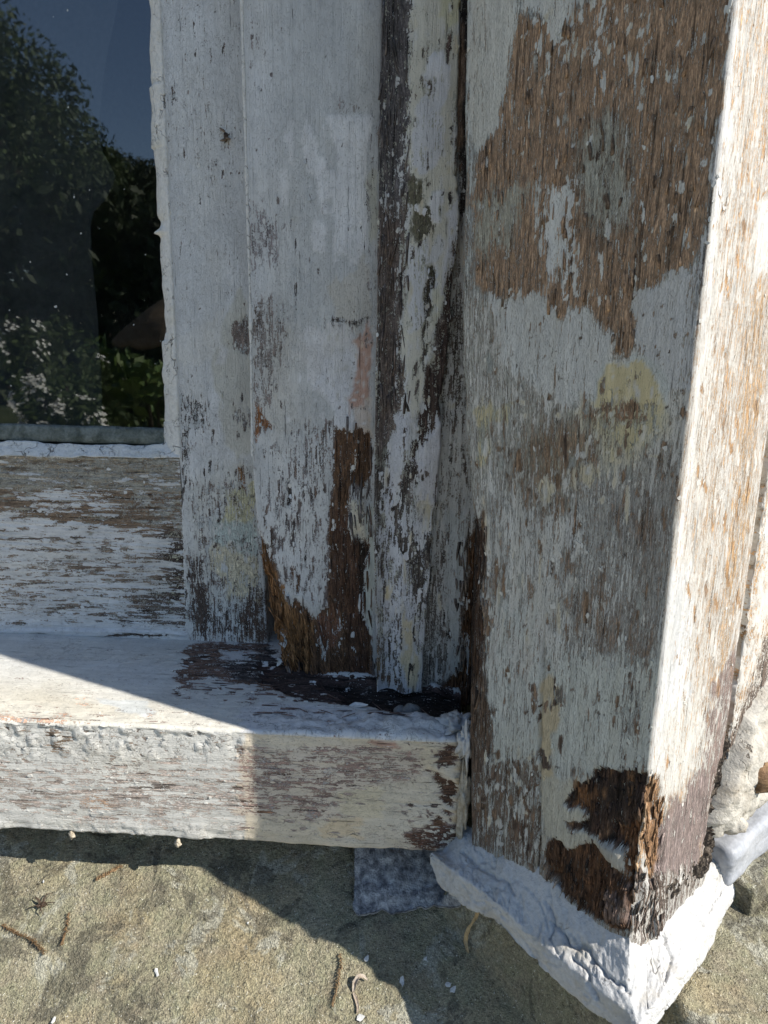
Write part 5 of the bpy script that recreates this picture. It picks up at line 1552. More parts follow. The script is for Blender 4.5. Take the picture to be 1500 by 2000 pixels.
# rough mortar packed behind the right face, with a sliver of wood in it -----------------
ma, mb = 80, 90
S_, Zg = np.meshgrid(np.linspace(.060, .20, ma), np.linspace(-.302, -.150, mb), indexing='ij')
topline = np.interp(S_, [.060, .078, .095, .115, .14, .2], [-.262, -.222, -.196, -.185, -.178, -.17])
k = sstep(.012, -.006, Zg - topline)
off = -.030 - .03 * sstep(-.258, -.270, Zg + .003 * fbm(S_ * 90, Zg * 90, 425, 3)) + k * (.036 + .003 * sstep(-.258, -.25, Zg) + .004 * fbm(S_ * 60, Zg * 60, 421, 4) + .0020 * fbm(S_ * 210, Zg * 210, 423, 4, .6)) - .012 * sstep(.078, .062, S_)
P = (E0 + TR * S_[..., None] + NR * off[..., None]); P[..., 2] = Zg
fs = grid_faces(ma, mb)
mortar = link('mortar_packing', mesh_from('mortar_packing', P.reshape(-1, 3), [fs]), None, M_RENDER)
setp(mortar, 'rough sunlit cream mortar packed against the side frame right of the post', 'mortar')
c = onR(1490, 1516, .010)
M_SLIV = simple_mat('brown_wood_sliver', (.13, .075, .04), (.30, .19, .10), 90, .8, .0006, stretch=(1, 1, 5))
sl_ = lump('wood_wedge', c, (.013, .008, .0072), 5, M_SLIV, None, .22, 1.6, rotz=math.atan2(TR[1], TR[0]))
setp(sl_, 'small brown wooden wedge stuck in the cream mortar at the right edge', 'wood piece')
lm = lump('mortar_lump', onR(1432, 1610, .006), (.007, .006, .006), 9, M_RENDER, None, .3)
setp(lm, 'rounded pale mortar lump above the grey sill end at right', 'mortar')

# crumbled rot between post and mortar: one crust
path = np.array([onR(u, v, .0) for u, v in [(1425, 1440), (1408, 1490), (1398, 1540), (1390, 1590), (1384, 1630), (1384, 1665), (1376, 1690), (1352, 1705), (1325, 1722), (1298, 1748), (1276, 1790)]])
path = resample(path, 150)
wid = np.interp(np.linspace(0, 1, 150), [0, .2, .5, .7, .85, 1], [.0025, .0045, .0070, .009, .010, .006])
T_ = np.gradient(path, axis=0); T_ /= np.linalg.norm(T_, axis=1, keepdims=True)
S2 = np.cross(T_, NR)
cr = np.linspace(-1, 1, 26)
P = path[None] + cr[:, None, None] * S2[None] * wid[None, :, None]
aa = np.linspace(0, .16, 150)[None] * np.ones((26, 1)); bb = cr[:, None] * wid[None]
hh = .0022 * (1 - cr[:, None] ** 2) - .0010 + .0030 * fbm(aa * 190, bb * 190, 431, 4, .65) * (1 - .6 * np.abs(cr[:, None]))
P = P + hh[..., None] * NR
M_ROT = simple_mat('rotten_crust', (.018, .013, .010), (.27, .22, .17), 330, .9, .0010, lo=.46, hi=.72)
fs = grid_faces(26, 150)
rc = link('rotten_crust', mesh_from('rotten_crust', P.reshape(-1, 3), [fs]), None, M_ROT)
setp(rc, 'dark crumbling crust of rot and mortar in the joint right of the post foot', 'rot')

# smooth grey end of the neighbouring sill, and the slab below it -------------------------
def oriented_box(name, c, A, B, Cc, mat, parent=None, bev=.0015, cuts=0):
    bm = bmesh.new()
    vs = []
    for sx in (-1, 1):
        for sy in (-1, 1):
            for sz in (-1, 1):
                vs.append(bm.verts.new(Vector(c) + Vector(A) * sx + Vector(B) * sy + Vector(Cc) * sz))
    for f in ((0, 1, 3, 2), (4, 6, 7, 5), (0, 4, 5, 1), (2, 3, 7, 6), (0, 2, 6, 4), (1, 5, 7, 3)):
        bm.faces.new([vs[i] for i in f])
    bmesh.ops.recalc_face_normals(bm, faces=bm.faces)
    if bev: bmesh.ops.bevel(bm, geom=list(bm.edges), offset=bev, segments=3, profile=.5, affect='EDGES')
    if cuts:
        bmesh.ops.subdivide_edges(bm, edges=[e for e in bm.edges if e.calc_length() > .006], cuts=cuts, use_grid_fill=True)
        bm.normal_update()
        co = np.array([v_.co for v_ in bm.verts])
        dd = .0011 * fbm(co[:, 0] * 60 + co[:, 1] * 25, co[:, 2] * 60 + co[:, 1] * 40, 77, 4) + .0004 * fbm(co[:, 0] * 260, co[:, 2] * 260 + co[:, 1] * 190, 79, 3)
        for v_, q in zip(bm.verts, dd): v_.co += v_.normal * float(q)
    me = bpy.data.meshes.new(name); bm.to_mesh(me); bm.free()
    for p in me.polygons: p.use_smooth = bool(cuts)
    return link(name, me, parent, mat)


ca = onR(1452, 1672, .004)
ns = oriented_box('side_sill', ca + TR * .085 - NR * .024, TR * .105, NR * .026, np.array([0, 0, .0125]), M_GREYP, None, .004, 26)
setp(ns, 'smooth pale grey sill end at the right edge below the mortar', 'window sill')
slab_c = onR(1470, 1770, .020)
sb = oriented_box('stone_slab', slab_c + TR * .112 - NR * .034 + np.array([0, 0, -.012]), TR * .10, NR * .030, np.array([0, 0, .012]), M_STONE, None, .002)
setp(sb, 'stone slab under the side sill at the right edge', 'slab')

for i, (u, v, y, r, lb) in enumerate([(893, 1412, -.100, (.010, .009, .0042), 'crusty white paint lump on the sill corner beside the post'), (908, 1452, -.119, (.0042, .004, .012), 'cracked white paint crust on the edge of the sill end'),
                                      (905, 1560, -.118, (.0034, .0035, .021), 'cream torn paint crust down the broken sill end')]):
    o = lump('paint_crust', atY(u, v, y), r, 70 + i, M_FILLET if i < 2 else M_COCOON, None, .55, 3.2, 44, 34)
    setp(o, lb, 'paint crust', 'paint crusts at the sill end')

# ================================================================== LEAD FLASHING tab under the sill
ff = [(692, 1655), (692, 1700), (690, 1760), (693, 1779), (708, 1786), (722, 1780), (770, 1781), (812, 1776), (846, 1766), (882, 1772), (900, 1740), (905, 1655)]
nu_, nv_ = 60, 40
uu = np.linspace(692, 900, nu_)
vb = np.interp(uu, [692, 700, 712, 724, 770, 812, 846, 870, 900], [1776, 1783, 1785, 1780, 1781, 1776, 1764, 1770, 1768])
P = np.zeros((nu_, nv_, 3))
tt = np.linspace(0, 1, nv_)[None]
vg = 1640 + (vb[:, None] - 1640) * tt + 5 * fbm(uu[:, None] / 22 + tt * 0, tt * 0, 443, 3) * tt
q = on_stone_grid(np.repeat(uu[:, None], nv_, 1) + 4 * fbm(tt * 6 + uu[:, None] * 0, tt * 0, 445, 3) * sstep(740, 692, uu)[:, None], vg)
toc = (CAM - q); toc /= np.linalg.norm(toc, axis=-1, keepdims=True)
P = q + toc * (.0045 + .0012 * np.sin(np.arange(nu_) * .33)[:, None] * tt + .004 * (1 - tt))[..., None]
P[..., 2] += .0010 * fbm(np.arange(nu_)[:, None] / 7, np.arange(nv_)[None] / 7, 441, 3)
B2 = P + np.array([0, .0008, -.0016])
V = np.concatenate([P.reshape(-1, 3), B2.reshape(-1, 3)])
g1 = grid_faces(nu_, nv_); g2 = grid_faces(nu_, nv_)[:, ::-1] + nu_ * nv_
idx = np.arange(nu_ * nv_).reshape(nu_, nv_)
bd = list(idx[:, 0]) + list(idx[-1, 1:]) + list(idx[-2::-1, -1]) + list(idx[0, -2:0:-1])
nb = len(bd)
sidef = np.array([[bd[i], bd[(i + 1) % nb], bd[(i + 1) % nb] + nu_ * nv_, bd[i] + nu_ * nv_] for i in range(nb)])
lead = link('lead_flashing', mesh_from('lead_flashing', V, [g1, g2, sidef]), None, M_LEAD)
setp(lead, 'grey lead flashing tab with worn white paint hanging below the sill end', 'flashing')


# ================================================================== SMALL THINGS ON THE STONE
def tube(name, pts, rad, mat, parent=None, seg=6):
    pts = np.array(pts, float)
    rad = np.broadcast_to(np.array(rad, float), (len(pts),))
    T = np.gradient(pts, axis=0); T /= np.maximum(np.linalg.norm(T, axis=1, keepdims=True), 1e-9)
    ref = np.array([.31, .22, .92]); A = np.cross(T, ref); A /= np.maximum(np.linalg.norm(A, axis=1, keepdims=True), 1e-9); B = np.cross(T, A)
    an = np.linspace(0, 2 * math.pi, seg, endpoint=False)
    P = pts[None] + rad[None, :, None] * (np.cos(an)[:, None, None] * A[None] + np.sin(an)[:, None, None] * B[None])
    m_ = len(pts)
    fs = grid_faces(seg, m_, True)
    caps = [[i * m_ for i in range(seg)], [i * m_ + m_ - 1 for i in range(seg)][::-1]]
    return P.reshape(-1, 3), [fs] + caps


def join_meshes(parts):
    V = []; Fc = []; o = 0
    for v, f in parts:
        V.append(v)
        for q in f:
            Fc.append(q + o if isinstance(q, np.ndarray) else [i + o for i in q])
        o += len(v)
    return np.concatenate(V), Fc


def ribbon(name, pts, w, thick, mat, parent=None, side=None, curl=0.0):
    """curled strip with thickness"""
    pts = np.array(pts, float); n_ = len(pts)
    T = np.gradient(pts, axis=0); T /= np.linalg.norm(T, axis=1, keepdims=True)
    up_ = np.array([0, -.35, .93])
    S = np.cross(T, up_); S /= np.linalg.norm(S, axis=1, keepdims=True); U = np.cross(S, T)
    w = np.broadcast_to(np.array(w, float), (n_,))
    prof = np.linspace(-1, 1, 7)
    top = pts[None] + prof[:, None, None] * S[None] * w[None, :, None] + (curl * prof ** 2)[:, None, None] * U[None] * w[None, :, None]
    bot = top - U[None] * thick
    V = np.concatenate([top, bot[::-1]]).reshape(-1, 3)
    fs = grid_faces(14, n_, True)
    return link(name, mesh_from(name, V, [fs] + [[i * n_ for i in range(14)], [i * n_ + n_ - 1 for i in range(14)][::-1]]), parent, mat)


# dead spider
c = on_stone(82, 1774, .0022)
sp = thing('dead_spider', tuple(c), 'dead dark brown spider with curled legs on the stone at left', 'spider')
bv, bf = [], []
o = lump('abdomen', c + np.array([.0008, .0008, .0]), (.0021, .0017, .0015), 3, M_CHITIN, sp, .1)
o = lump('head', c + np.array([-.0016, -.0008, .0]), (.0013, .0011, .001), 4, M_CHITIN, sp, .1)
for i in range(8):
    sgn = -1 if i < 4 else 1
    a = R(35 + 36 * (i % 4)) * sgn + R(200)
    L = .0075 + .0018 * random.random()
    pts = [c + np.array([math.cos(a) * .001, math.sin(a) * .001, 0])]
    for t in (.3, .6, .85, 1.0):
        aa = a + .5 * t * (1 if i % 2 else -1)
        pts.append(c + np.array([math.cos(aa) * L * t, math.sin(aa) * L * t * .8, .0028 * math.sin(t * 2.6) - .0006 * t + math.sin(aa) * L * t * .35]))
    v_, f_ = tube('leg', pts, [.0004, .00038, .0003, .00022, .00012], None)
    link('leg', mesh_from('leg', v_, f_), sp, M_CHITIN)


# dry conifer twigs: stem with many tiny scales
def conifer_twig(line, label, seed, rad=.0006, n_sc=90):
    rr = random.Random(seed)
    pts = np.array([on_stone(u, v, .0012) for u, v in line])
    t = thing('conifer_twig', tuple(pts[0]), label, 'twig', 'dry conifer twigs on the stone')
    v_, f_ = tube('stem', resample(pts, 16), np.linspace(rad * .42, rad * .22, 16), None)
    link('stem', mesh_from('stem', v_, f_), t, M_TWIG)
    rs = resample(pts, n_sc)
    V = []; Fc = []
    for i in range(n_sc - 1):
        d = rs[i + 1] - rs[i]; d /= np.linalg.norm(d)
        for k_ in range(2):
            a = rr.uniform(0, 6.28)
            s = np.cross(d, np.array([0, 0, 1.])); s /= np.linalg.norm(s); w_ = np.cross(s, d)
            r0 = (math.cos(a) * s + abs(math.sin(a)) * w_)
            ln = rr.uniform(.0010, .0030)
            p0 = rs[i] + r0 * rad * .3; p1 = p0 + (d * .7 + r0) * ln
            e = np.cross(d, r0) * .00055
            b_ = len(V)
            V += [p0 - e, p0 + e, p1, p0 + r0 * .0005]
            Fc += [[b_, b_ + 1, b_ + 2], [b_ + 1, b_ + 3, b_ + 2], [b_ + 3, b_, b_ + 2], [b_, b_ + 3, b_ + 1]]
    o = link('scales', mesh_from('scales', np.array(V), Fc), t, M_TWIG)
    setp(o, kind='stuff')
    return t


conifer_twig([(4, 1810), (30, 1826), (60, 1838), (78, 1852), (88, 1868)], 'orange brown conifer twig at the lower left edge of the stone', 1)
conifer_twig([(186, 1722), (205, 1714), (224, 1702), (238, 1694)], 'short reddish conifer twig in the sun just below the sill shadow', 2, .0008, 40)
conifer_twig([(664, 1866), (666, 1890), (660, 1920), (654, 1948), (650, 1970)], 'thin rusty conifer twig lying by the tip of the shadow', 3, .0006, 46)
conifer_twig([(135, 1786), (132, 1810), (127, 1832), (122, 1850)], 'faint brown conifer twig right of the dead spider', 4, .0006, 40)

# wood shaving hanging from the fillet foot
pts = []
for u, v, l_ in [(936, 1764, .004), (934, 1778, .006), (930, 1792, .007), (924, 1800, .006), (917, 1812, .004), (911, 1826, .003), (909, 1840, .002), (912, 1852, .002), (915, 1862, .0015)]:
    pts.append(on_stone(u, v, 0) + (CAM - on_stone(u, v, 0)) / np.linalg.norm(CAM - on_stone(u, v, 0)) * l_)
o = ribbon('wood_shaving', resample(np.array(pts), 24), np.interp(np.linspace(0, 1, 24), [0, .1, .35, .45, .55, .85, 1], [.0005, .0011, .0011, .0006, .0013, .0012, .0004]), .0005, M_SHAV, None, curl=.5)
setp(o, 'curled pale wood shaving in the shade under the mortar fillet', 'wood shaving')


def flake(u, v, r, seed, label, mat=None, name='paint_flake', elong=1.0, rot=0.0):
    rr = random.Random(seed)
    c = on_stone(u, v, .0012)
    nrm = np.array([0, -.44, .9]); nrm /= np.linalg.norm(nrm)
    e1 = np.array([1, 0, 0.]); e2 = np.cross(nrm, e1)
    n_ = 7
    V = []
    for lay in (0, 1):
        V.append(c + nrm * (.0004 - lay * .0004))
        for k_ in range(n_):
            a = 6.283 * k_ / n_
            q = .85 * r * (0.40 + .75 * random.Random(seed * 31 + k_).random())
            x = math.cos(a) * q * elong; y = math.sin(a) * q
            xr = x * math.cos(rot) - y * math.sin(rot); yr = x * math.sin(rot) + y * math.cos(rot)
            V.append(c + e1 * xr + e2 * yr + nrm * (.35 * (x / max(r, 1e-6)) ** 2 * r * .6 - lay * .0004))
    Fc = []
    for k_ in range(n_):
        a, b = 1 + k_, 1 + (k_ + 1) % n_
        Fc += [[0, a, b], [n_ + 1, n_ + 1 + b, n_ + 1 + a], [a, n_ + 1 + a, n_ + 1 + b, b]]
    o = link(name, mesh_from(name, np.array(V), Fc, None, False), None, mat or M_FLAKE)
    return setp(o, label, 'paint flake', 'paint flakes on the stone')


flake(716, 1877, .0021, 3, 'white paint flake on the edge of the shadow below the lead tab', rot=1.2, elong=1.3)
flake(785, 1921, .0020, 4, 'white paint flake alone in the sunny patch beside the dark shadow', rot=1.4, elong=1.6)
flake(875, 1927, .0024, 5, 'largest white paint flake in the deep shadow left of the fillet', rot=.3)
flake(885, 1936, .0019, 6, 'thin curved white paint flake beside the largest flake in the shadow', rot=.9, elong=2.2)
flake(831, 1876, .0016, 7, 'small grey paint flake in the shadow below the wood shaving', rot=1.0)
flake(704, 1990, .0030, 8, 'round cream paint flake at the bottom edge of the picture', rot=.2)
flake(306, 1902, .0022, 9, 'small ragged white paint flake in the middle of the sunlit stone', rot=2.2, elong=1.7)
flake(484, 1806, .0010, 10, 'tiny white paint flake near the diagonal shadow edge', rot=.2)
flake(85, 1724, .0011, 12, 'tiny pale paint flake above the dead spider', rot=1.9, elong=2.0)
flake(104, 1995, .0016, 13, 'small white paint flake at the lower left bottom edge', rot=1.5, elong=1.8)
pts = [on_stone(u, v, l_) for u, v, l_ in [(690, 1940, .001), (693, 1928, .003), (700, 1920, .0045), (710, 1917, .0035), (718, 1920, .002)]]
o = ribbon('curled_leaf', resample(np.array(pts), 16), np.interp(np.linspace(0, 1, 16), [0, .3, .7, 1], [.0005, .0014, .0011, .0003]), .0004, M_DLEAF, None, curl=.8)
setp(o, 'dry brown curled leaf on the sunlit stone near the bottom', 'leaf')
pts = [on_stone(u, v, l_) for u, v, l_ in [(690, 1942, .001), (696, 1956, .0012), (699, 1970, .0012), (698, 1982, .001)]]
o = ribbon('paint_curl', resample(np.array(pts), 12), np.interp(np.linspace(0, 1, 12), [0, .3, .7, 1], [.0005, .0010, .0007, .0004]), .0003, M_DLEAF, None, curl=.6)
setp(o, 'pale dry strip trailing from the curled leaf', 'paint flake')

# paint beads hanging on the lower edge of the sill
for (u, v), lb in (((140, 1630), 'pale dried paint bead under the sill, left one'), ((347, 1646), 'tan dried paint bead under the sill, right one')):
    c = atY(u, v, YF + .0012)
    o = lump('paint_bead', c, (.0020, .0017, .0024), int(u), M_COCOON, None, .6, 3.0, 22, 16)
    setp(o, lb, 'paint bead', 'dried beads under the sill edge')

# pebbles in the hollow behind the sill
for (u, v, s, sd_), lb in (((803, 1391, .0062, 3), 'larger rounded grey pebble in the rotten hollow at the back of the sill'), ((782, 1388, .0045, 6), 'smaller dark pebble left of the rounded one in the sill hollow')):
    p = hit(u, v, (0, 0, 1), (0, 0, Z0 - .004))
    o = lump('pebble', p, (s, s * .8, s * .8), sd_, M_PEB, None, .2, 1.5)
    setp(o, lb, 'pebble', 'pebbles in the sill hollow')

# torn paint curls along the front of the hollow
for i, (u, v, L, lb) in enumerate([(700, 1382, .012, 'larger torn paint curl at the lip of the sill hollow'), (540, 1302, .006, 'upright white paint splinter at the corner of the jamb foot')]):
    p = hit(u, v, (0, -SS, 1), (0, 0, Z0 - .0005))
    pts = [p + np.array([L * (t - .5), .001 * math.sin(5 * t + i), .0022 * t * t + .0006]) for t in np.linspace(0, 1, 10)]
    if i == 1: pts = [p + np.array([.002 * math.sin(3 * t), .001, L * t]) for t in np.linspace(0, 1, 10)]
    o = ribbon('paint_curl', np.array(pts), np.interp(np.linspace(0, 1, 10), [0, .3, .7, 1], [.0004, .0020, .0016, .0003]), .0004, M_FLAKE, None, curl=.5)
    setp(o, lb, 'paint flake', 'paint curls on the sill')

# dead fly on the stile
c = atY(441, 268, -.0012)
fly = thing('dead_insect', tuple(c), 'dead brown insect stuck to the white stile beside the glass', 'insect')
lump('body', c, (.0016, .0012, .0030), 5, M_CHITIN, fly, .3)
M_WING = simple_mat('insect_wing', (.12, .085, .06), (.22, .17, .12), 400, .4, 0)
for s_, dz in ((-1, .0028), (1, -.0005), (-1, -.0015)):
    pts = [c + np.array([s_ * .0035 * t, -.0008 - .0006 * t, dz + .0022 * t * (1 if dz > 0 else -.4)]) for t in np.linspace(0, 1, 6)]
    v_, f_ = tube('wing', pts, [.0004, .0007, .0008, .0007, .0005, .0002], None)
    link('wing', mesh_from('wing', v_, f_), fly, M_WING)

# ================================================================== ROOM BEHIND THE GLASS, HOUSE WALLS
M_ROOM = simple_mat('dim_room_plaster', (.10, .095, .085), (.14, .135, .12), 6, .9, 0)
M_WALL = simple_mat('cream_house_render', (.50, .46, .38), (.60, .56, .47), 30, .85, .0010)
def slabbox(name, x0, x1, y0, y1, z0, z1, mat, label=None, cat=None, kind=None):
    o = oriented_box(name, ((x0 + x1) / 2, (y0 + y1) / 2, (z0 + z1) / 2), ((x1 - x0) / 2, 0, 0), (0, (y1 - y0) / 2, 0), (0, 0, (z1 - z0) / 2), mat, None, 0)
    return setp(o, label, cat, None, kind)


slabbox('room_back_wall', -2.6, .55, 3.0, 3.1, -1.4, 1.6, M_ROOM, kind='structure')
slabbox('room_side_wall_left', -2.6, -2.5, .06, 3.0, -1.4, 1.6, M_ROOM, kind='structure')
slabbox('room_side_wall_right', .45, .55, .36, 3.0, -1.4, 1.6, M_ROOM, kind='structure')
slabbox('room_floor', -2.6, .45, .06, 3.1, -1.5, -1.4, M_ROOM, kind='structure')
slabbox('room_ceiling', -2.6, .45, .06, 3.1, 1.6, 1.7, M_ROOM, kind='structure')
slabbox('house_wall', -3.2, -.87, .0, .30, -1.3, 3.2, M_WALL, 'cream rendered house wall left of the window', 'wall')
slabbox('house_wall', -.86, .20, .0, .30, 1.03, 3.2, M_WALL, 'cream rendered house wall above the window head', 'wall')
slabbox('house_wall', -.86, .60, .055, .30, -1.3, -.235, M_WALL, 'cream rendered house wall below the window behind the ledge', 'wall')
w_c = E0 + TR * .75 - NR * .05
hw = oriented_box('house_wall', (w_c[0], w_c[1], .95), TR * .56, NR * .04, (0, 0, 2.2), M_WALL, None, 0)
setp(hw, 'cream rendered house wall running back right of the side frame', 'wall')
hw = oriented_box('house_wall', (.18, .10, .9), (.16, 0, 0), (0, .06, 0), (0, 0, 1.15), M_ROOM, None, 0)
setp(hw, 'dark inner pier wall behind the corner post', 'wall')
slabbox('ledge_wall', -1.1, .60, -.44, .10, -1.3, -.60, M_STONE, 'rough stone wall carrying the ledge below the window', 'wall')

# curtain added inside to lay a pale veil over the left of the pane
M_CURT = simple_mat('grey_veil_curtain', (.055, .058, .064), (.075, .078, .086), 40, .9, 0)
cy_ = .10
edge_v = np.array([-700, 0, 120, 250, 300, 340, 380, 420, 500, 620, 760, 900])
edge_u = np.array([238, 232, 205, 192, 200, 226, 214, 176, 178, 190, 198, 200])
nz_, nx_ = 70, 60
P = np.zeros((nx_, nz_, 3))
vv = np.linspace(-700, 900, nz_)
for j, v in enumerate(vv):
    p = atY(np.interp(v, edge_v, edge_u), v, cy_)
    for i in range(nx_):
        t = i / (nx_ - 1)
        P[i, j] = (p[0] - .62 * t, cy_ + .010 * math.sin(t * 55) * (0.3 + .7 * t ** .3) + .02 * t, p[2])
C2 = P + np.array([0, .0015, 0])
V = np.concatenate([P.reshape(-1, 3), C2.reshape(-1, 3)])
ncv = nx_ * nz_
cu = link('veil_curtain', mesh_from('veil_curtain', V, [grid_faces(nx_, nz_), grid_faces(nx_, nz_)[:, ::-1] + ncv]), None, M_CURT)
setp(cu, 'grey curtain added inside to veil the left part of the glass', 'veil_curtain')

# ================================================================== GARDEN (stands behind the viewer, mirrored in the pane)
GZ = -1.25
M_GRASS = simple_mat('rough_lawn', (.035, .055, .016), (.085, .10, .035), 3, .9, .01)
M_PATH = simple_mat('earth_path', (.13, .095, .06), (.20, .15, .10), 4, .95, .005)
M_BARK = simple_mat('tree_bark', (.05, .038, .026), (.11, .085, .06), 14, .9, .006)
M_LEAF = simple_mat('tree_leaf', (.035, .06, .016), (.085, .12, .035), 3, .6, 0)
M_LEAFD = simple_mat('dark_leaf', (.018, .034, .010), (.045, .065, .022), 3, .6, 0)
M_LEAFL = simple_mat('bright_leaf', (.07, .13, .025), (.14, .20, .05), 9, .5, 0)
M_FLOW = simple_mat('white_petal', (.70, .70, .62), (.80, .80, .74), 20, .6, 0)
M_PARA = simple_mat('brown_thatch', (.16, .115, .07), (.26, .19, .12), 12, .9, .01)


def quad_sheet(name, pts, mat, kind='structure'):
    me = mesh_from(name, pts, [[0, 1, 2, 3]], None, False)
    return setp(link(name, me, None, mat), kind=kind)


quad_sheet('lawn', [(-90, -120, GZ), (90, -120, GZ), (90, 20, GZ), (-90, 20, GZ)], M_GRASS)


quad_sheet('bounce_terrace', [(-7, -4.2, GZ + .012), (7, -4.2, GZ + .012), (7, .0, GZ + .012), (-7, .0, GZ + .012)],  # unseen paving added to bounce warm sunlight onto the shaded woodwork
           simple_mat('bounce_paving', (.36, .32, .24), (.46, .41, .32), 5, .9, .003))


def refl(u, v, dist):
    """point seen mirrored in the pane at photo pixel (u, v), dist metres beyond the pane"""
    p = atY(u, v, GY); d = ray(u, v).copy(); d[1] = -d[1]
    return p + d * dist


def refl_g(u, v, z=GZ):
    p = atY(u, v, GY); d = ray(u, v).copy(); d[1] = -d[1]
    return p + d * ((z - p[2]) / d[2])


def leaf_cloud(centres, n, size, rng, squash=.8):
    """many small two-triangle leaves scattered through ellipsoid clumps; returns V, F"""
    cs_ = np.array([c_[0] for c_ in centres]); rs_ = np.array([c_[1] for c_ in centres])
    w_ = rs_ ** 2; w_ /= w_.sum()
    k_ = rng.choice(len(cs_), n, p=w_)
    d = rng.normal(size=(n, 3)); d /= np.linalg.norm(d, axis=1, keepdims=True)
    r_ = rs_[k_] * (0.45 + .6 * rng.random(n) ** .6)
    p = cs_[k_] + d * r_[:, None] * np.array([1, 1, squash])
    a = rng.normal(size=(n, 3)); a /= np.linalg.norm(a, axis=1, keepdims=True)
    b = np.cross(a, rng.normal(size=(n, 3))); b /= np.linalg.norm(b, axis=1, keepdims=True)
    s = size * (.6 + .8 * rng.random(n))[:, None]
    V = np.stack([p - a * s, p + b * s * .45, p + a * s, p - b * s * .45], 1).reshape(-1, 3)
    return V, np.arange(4 * n).reshape(n, 4)


def tree(base, h, crown_r, label, seed, mat, n=14000, leaf=.055, cat='tree', group=None, name='garden_tree', low=.32):
    rng = np.random.default_rng(seed)
    t = thing(name, tuple(base), label, cat, group)
    parts = []
    trunk = [np.array(base) + np.array([0, 0, -.1])]
    for q in (.25, .5, .75, .92):
        trunk.append(np.array(base) + np.array([rng.normal() * .03 * h * q, rng.normal() * .03 * h * q, h * q]))
    parts.append(tube('t', resample(np.array(trunk), 12), np.linspace(h * .030, h * .006, 12), None, seg=8))
    cl = []
    for k_ in range(13):
        a = rng.random() * 6.28; q = low + (1 - low) * rng.random() ** .8
        rad = crown_r * math.sin(math.pi * min(.95, .22 + .75 * (q - low) / (1 - low))) * (.45 + .5 * rng.random())
        p0 = np.array(base) + np.array([0, 0, h * (q * .75)])
        p1 = np.array(base) + np.array([math.cos(a) * rad, math.sin(a) * rad, h * q])
        parts.append(tube('l', [p0, (p0 + p1) / 2 + np.array([0, 0, .05 * h]), p1], [h * .011, h * .007, h * .003], None, seg=5))
        cl.append((p1, crown_r * (.26 + .22 * rng.random())))
    V, Fc = join_meshes(parts)
    link('trunk', mesh_from('trunk', V, Fc), t, M_BARK)
    V, Fc = leaf_cloud(cl, n, leaf, rng)
    link('crown', mesh_from('crown', V, [Fc], None, False), t, mat)
    return t


def crown_tree(u, vtop, dist, rad, label, seed, mat, **kw):
    p = refl(u, vtop, dist)
    base = np.array([p[0], p[1], GZ])
    return tree(base, (p[2] - GZ) / 1.0, rad, label, seed, mat, **kw)


crown_tree(-60, 60, 15, 2.4, 'tall bushy tree mirrored at the upper left of the glass', 1, M_LEAF, group='garden trees mirrored in the glass')
crown_tree(60, 215, 18, 2.0, 'rounded tree mirrored left of the sky in the glass', 2, M_LEAF, group='garden trees mirrored in the glass')
crown_tree(180, 325, 19, 1.9, 'lower tree mirrored behind the hedge in the glass', 3, M_LEAF, group='garden trees mirrored in the glass')
crown_tree(300, 345, 20, 2.0, 'dark evergreen mirrored at the right of the glass', 4, M_LEAFD, group='garden trees mirrored in the glass', n=12000)
crown_tree(240, 350, 23, 2.2, 'farther dark evergreen mirrored above the parasol in the glass', 5, M_LEAFD, group='garden trees mirrored in the glass', n=12000)
crown_tree(420, 330, 22, 2.2, 'dark evergreen just beyond the mirrored view at right', 6, M_LEAFD, group='garden trees mirrored in the glass')


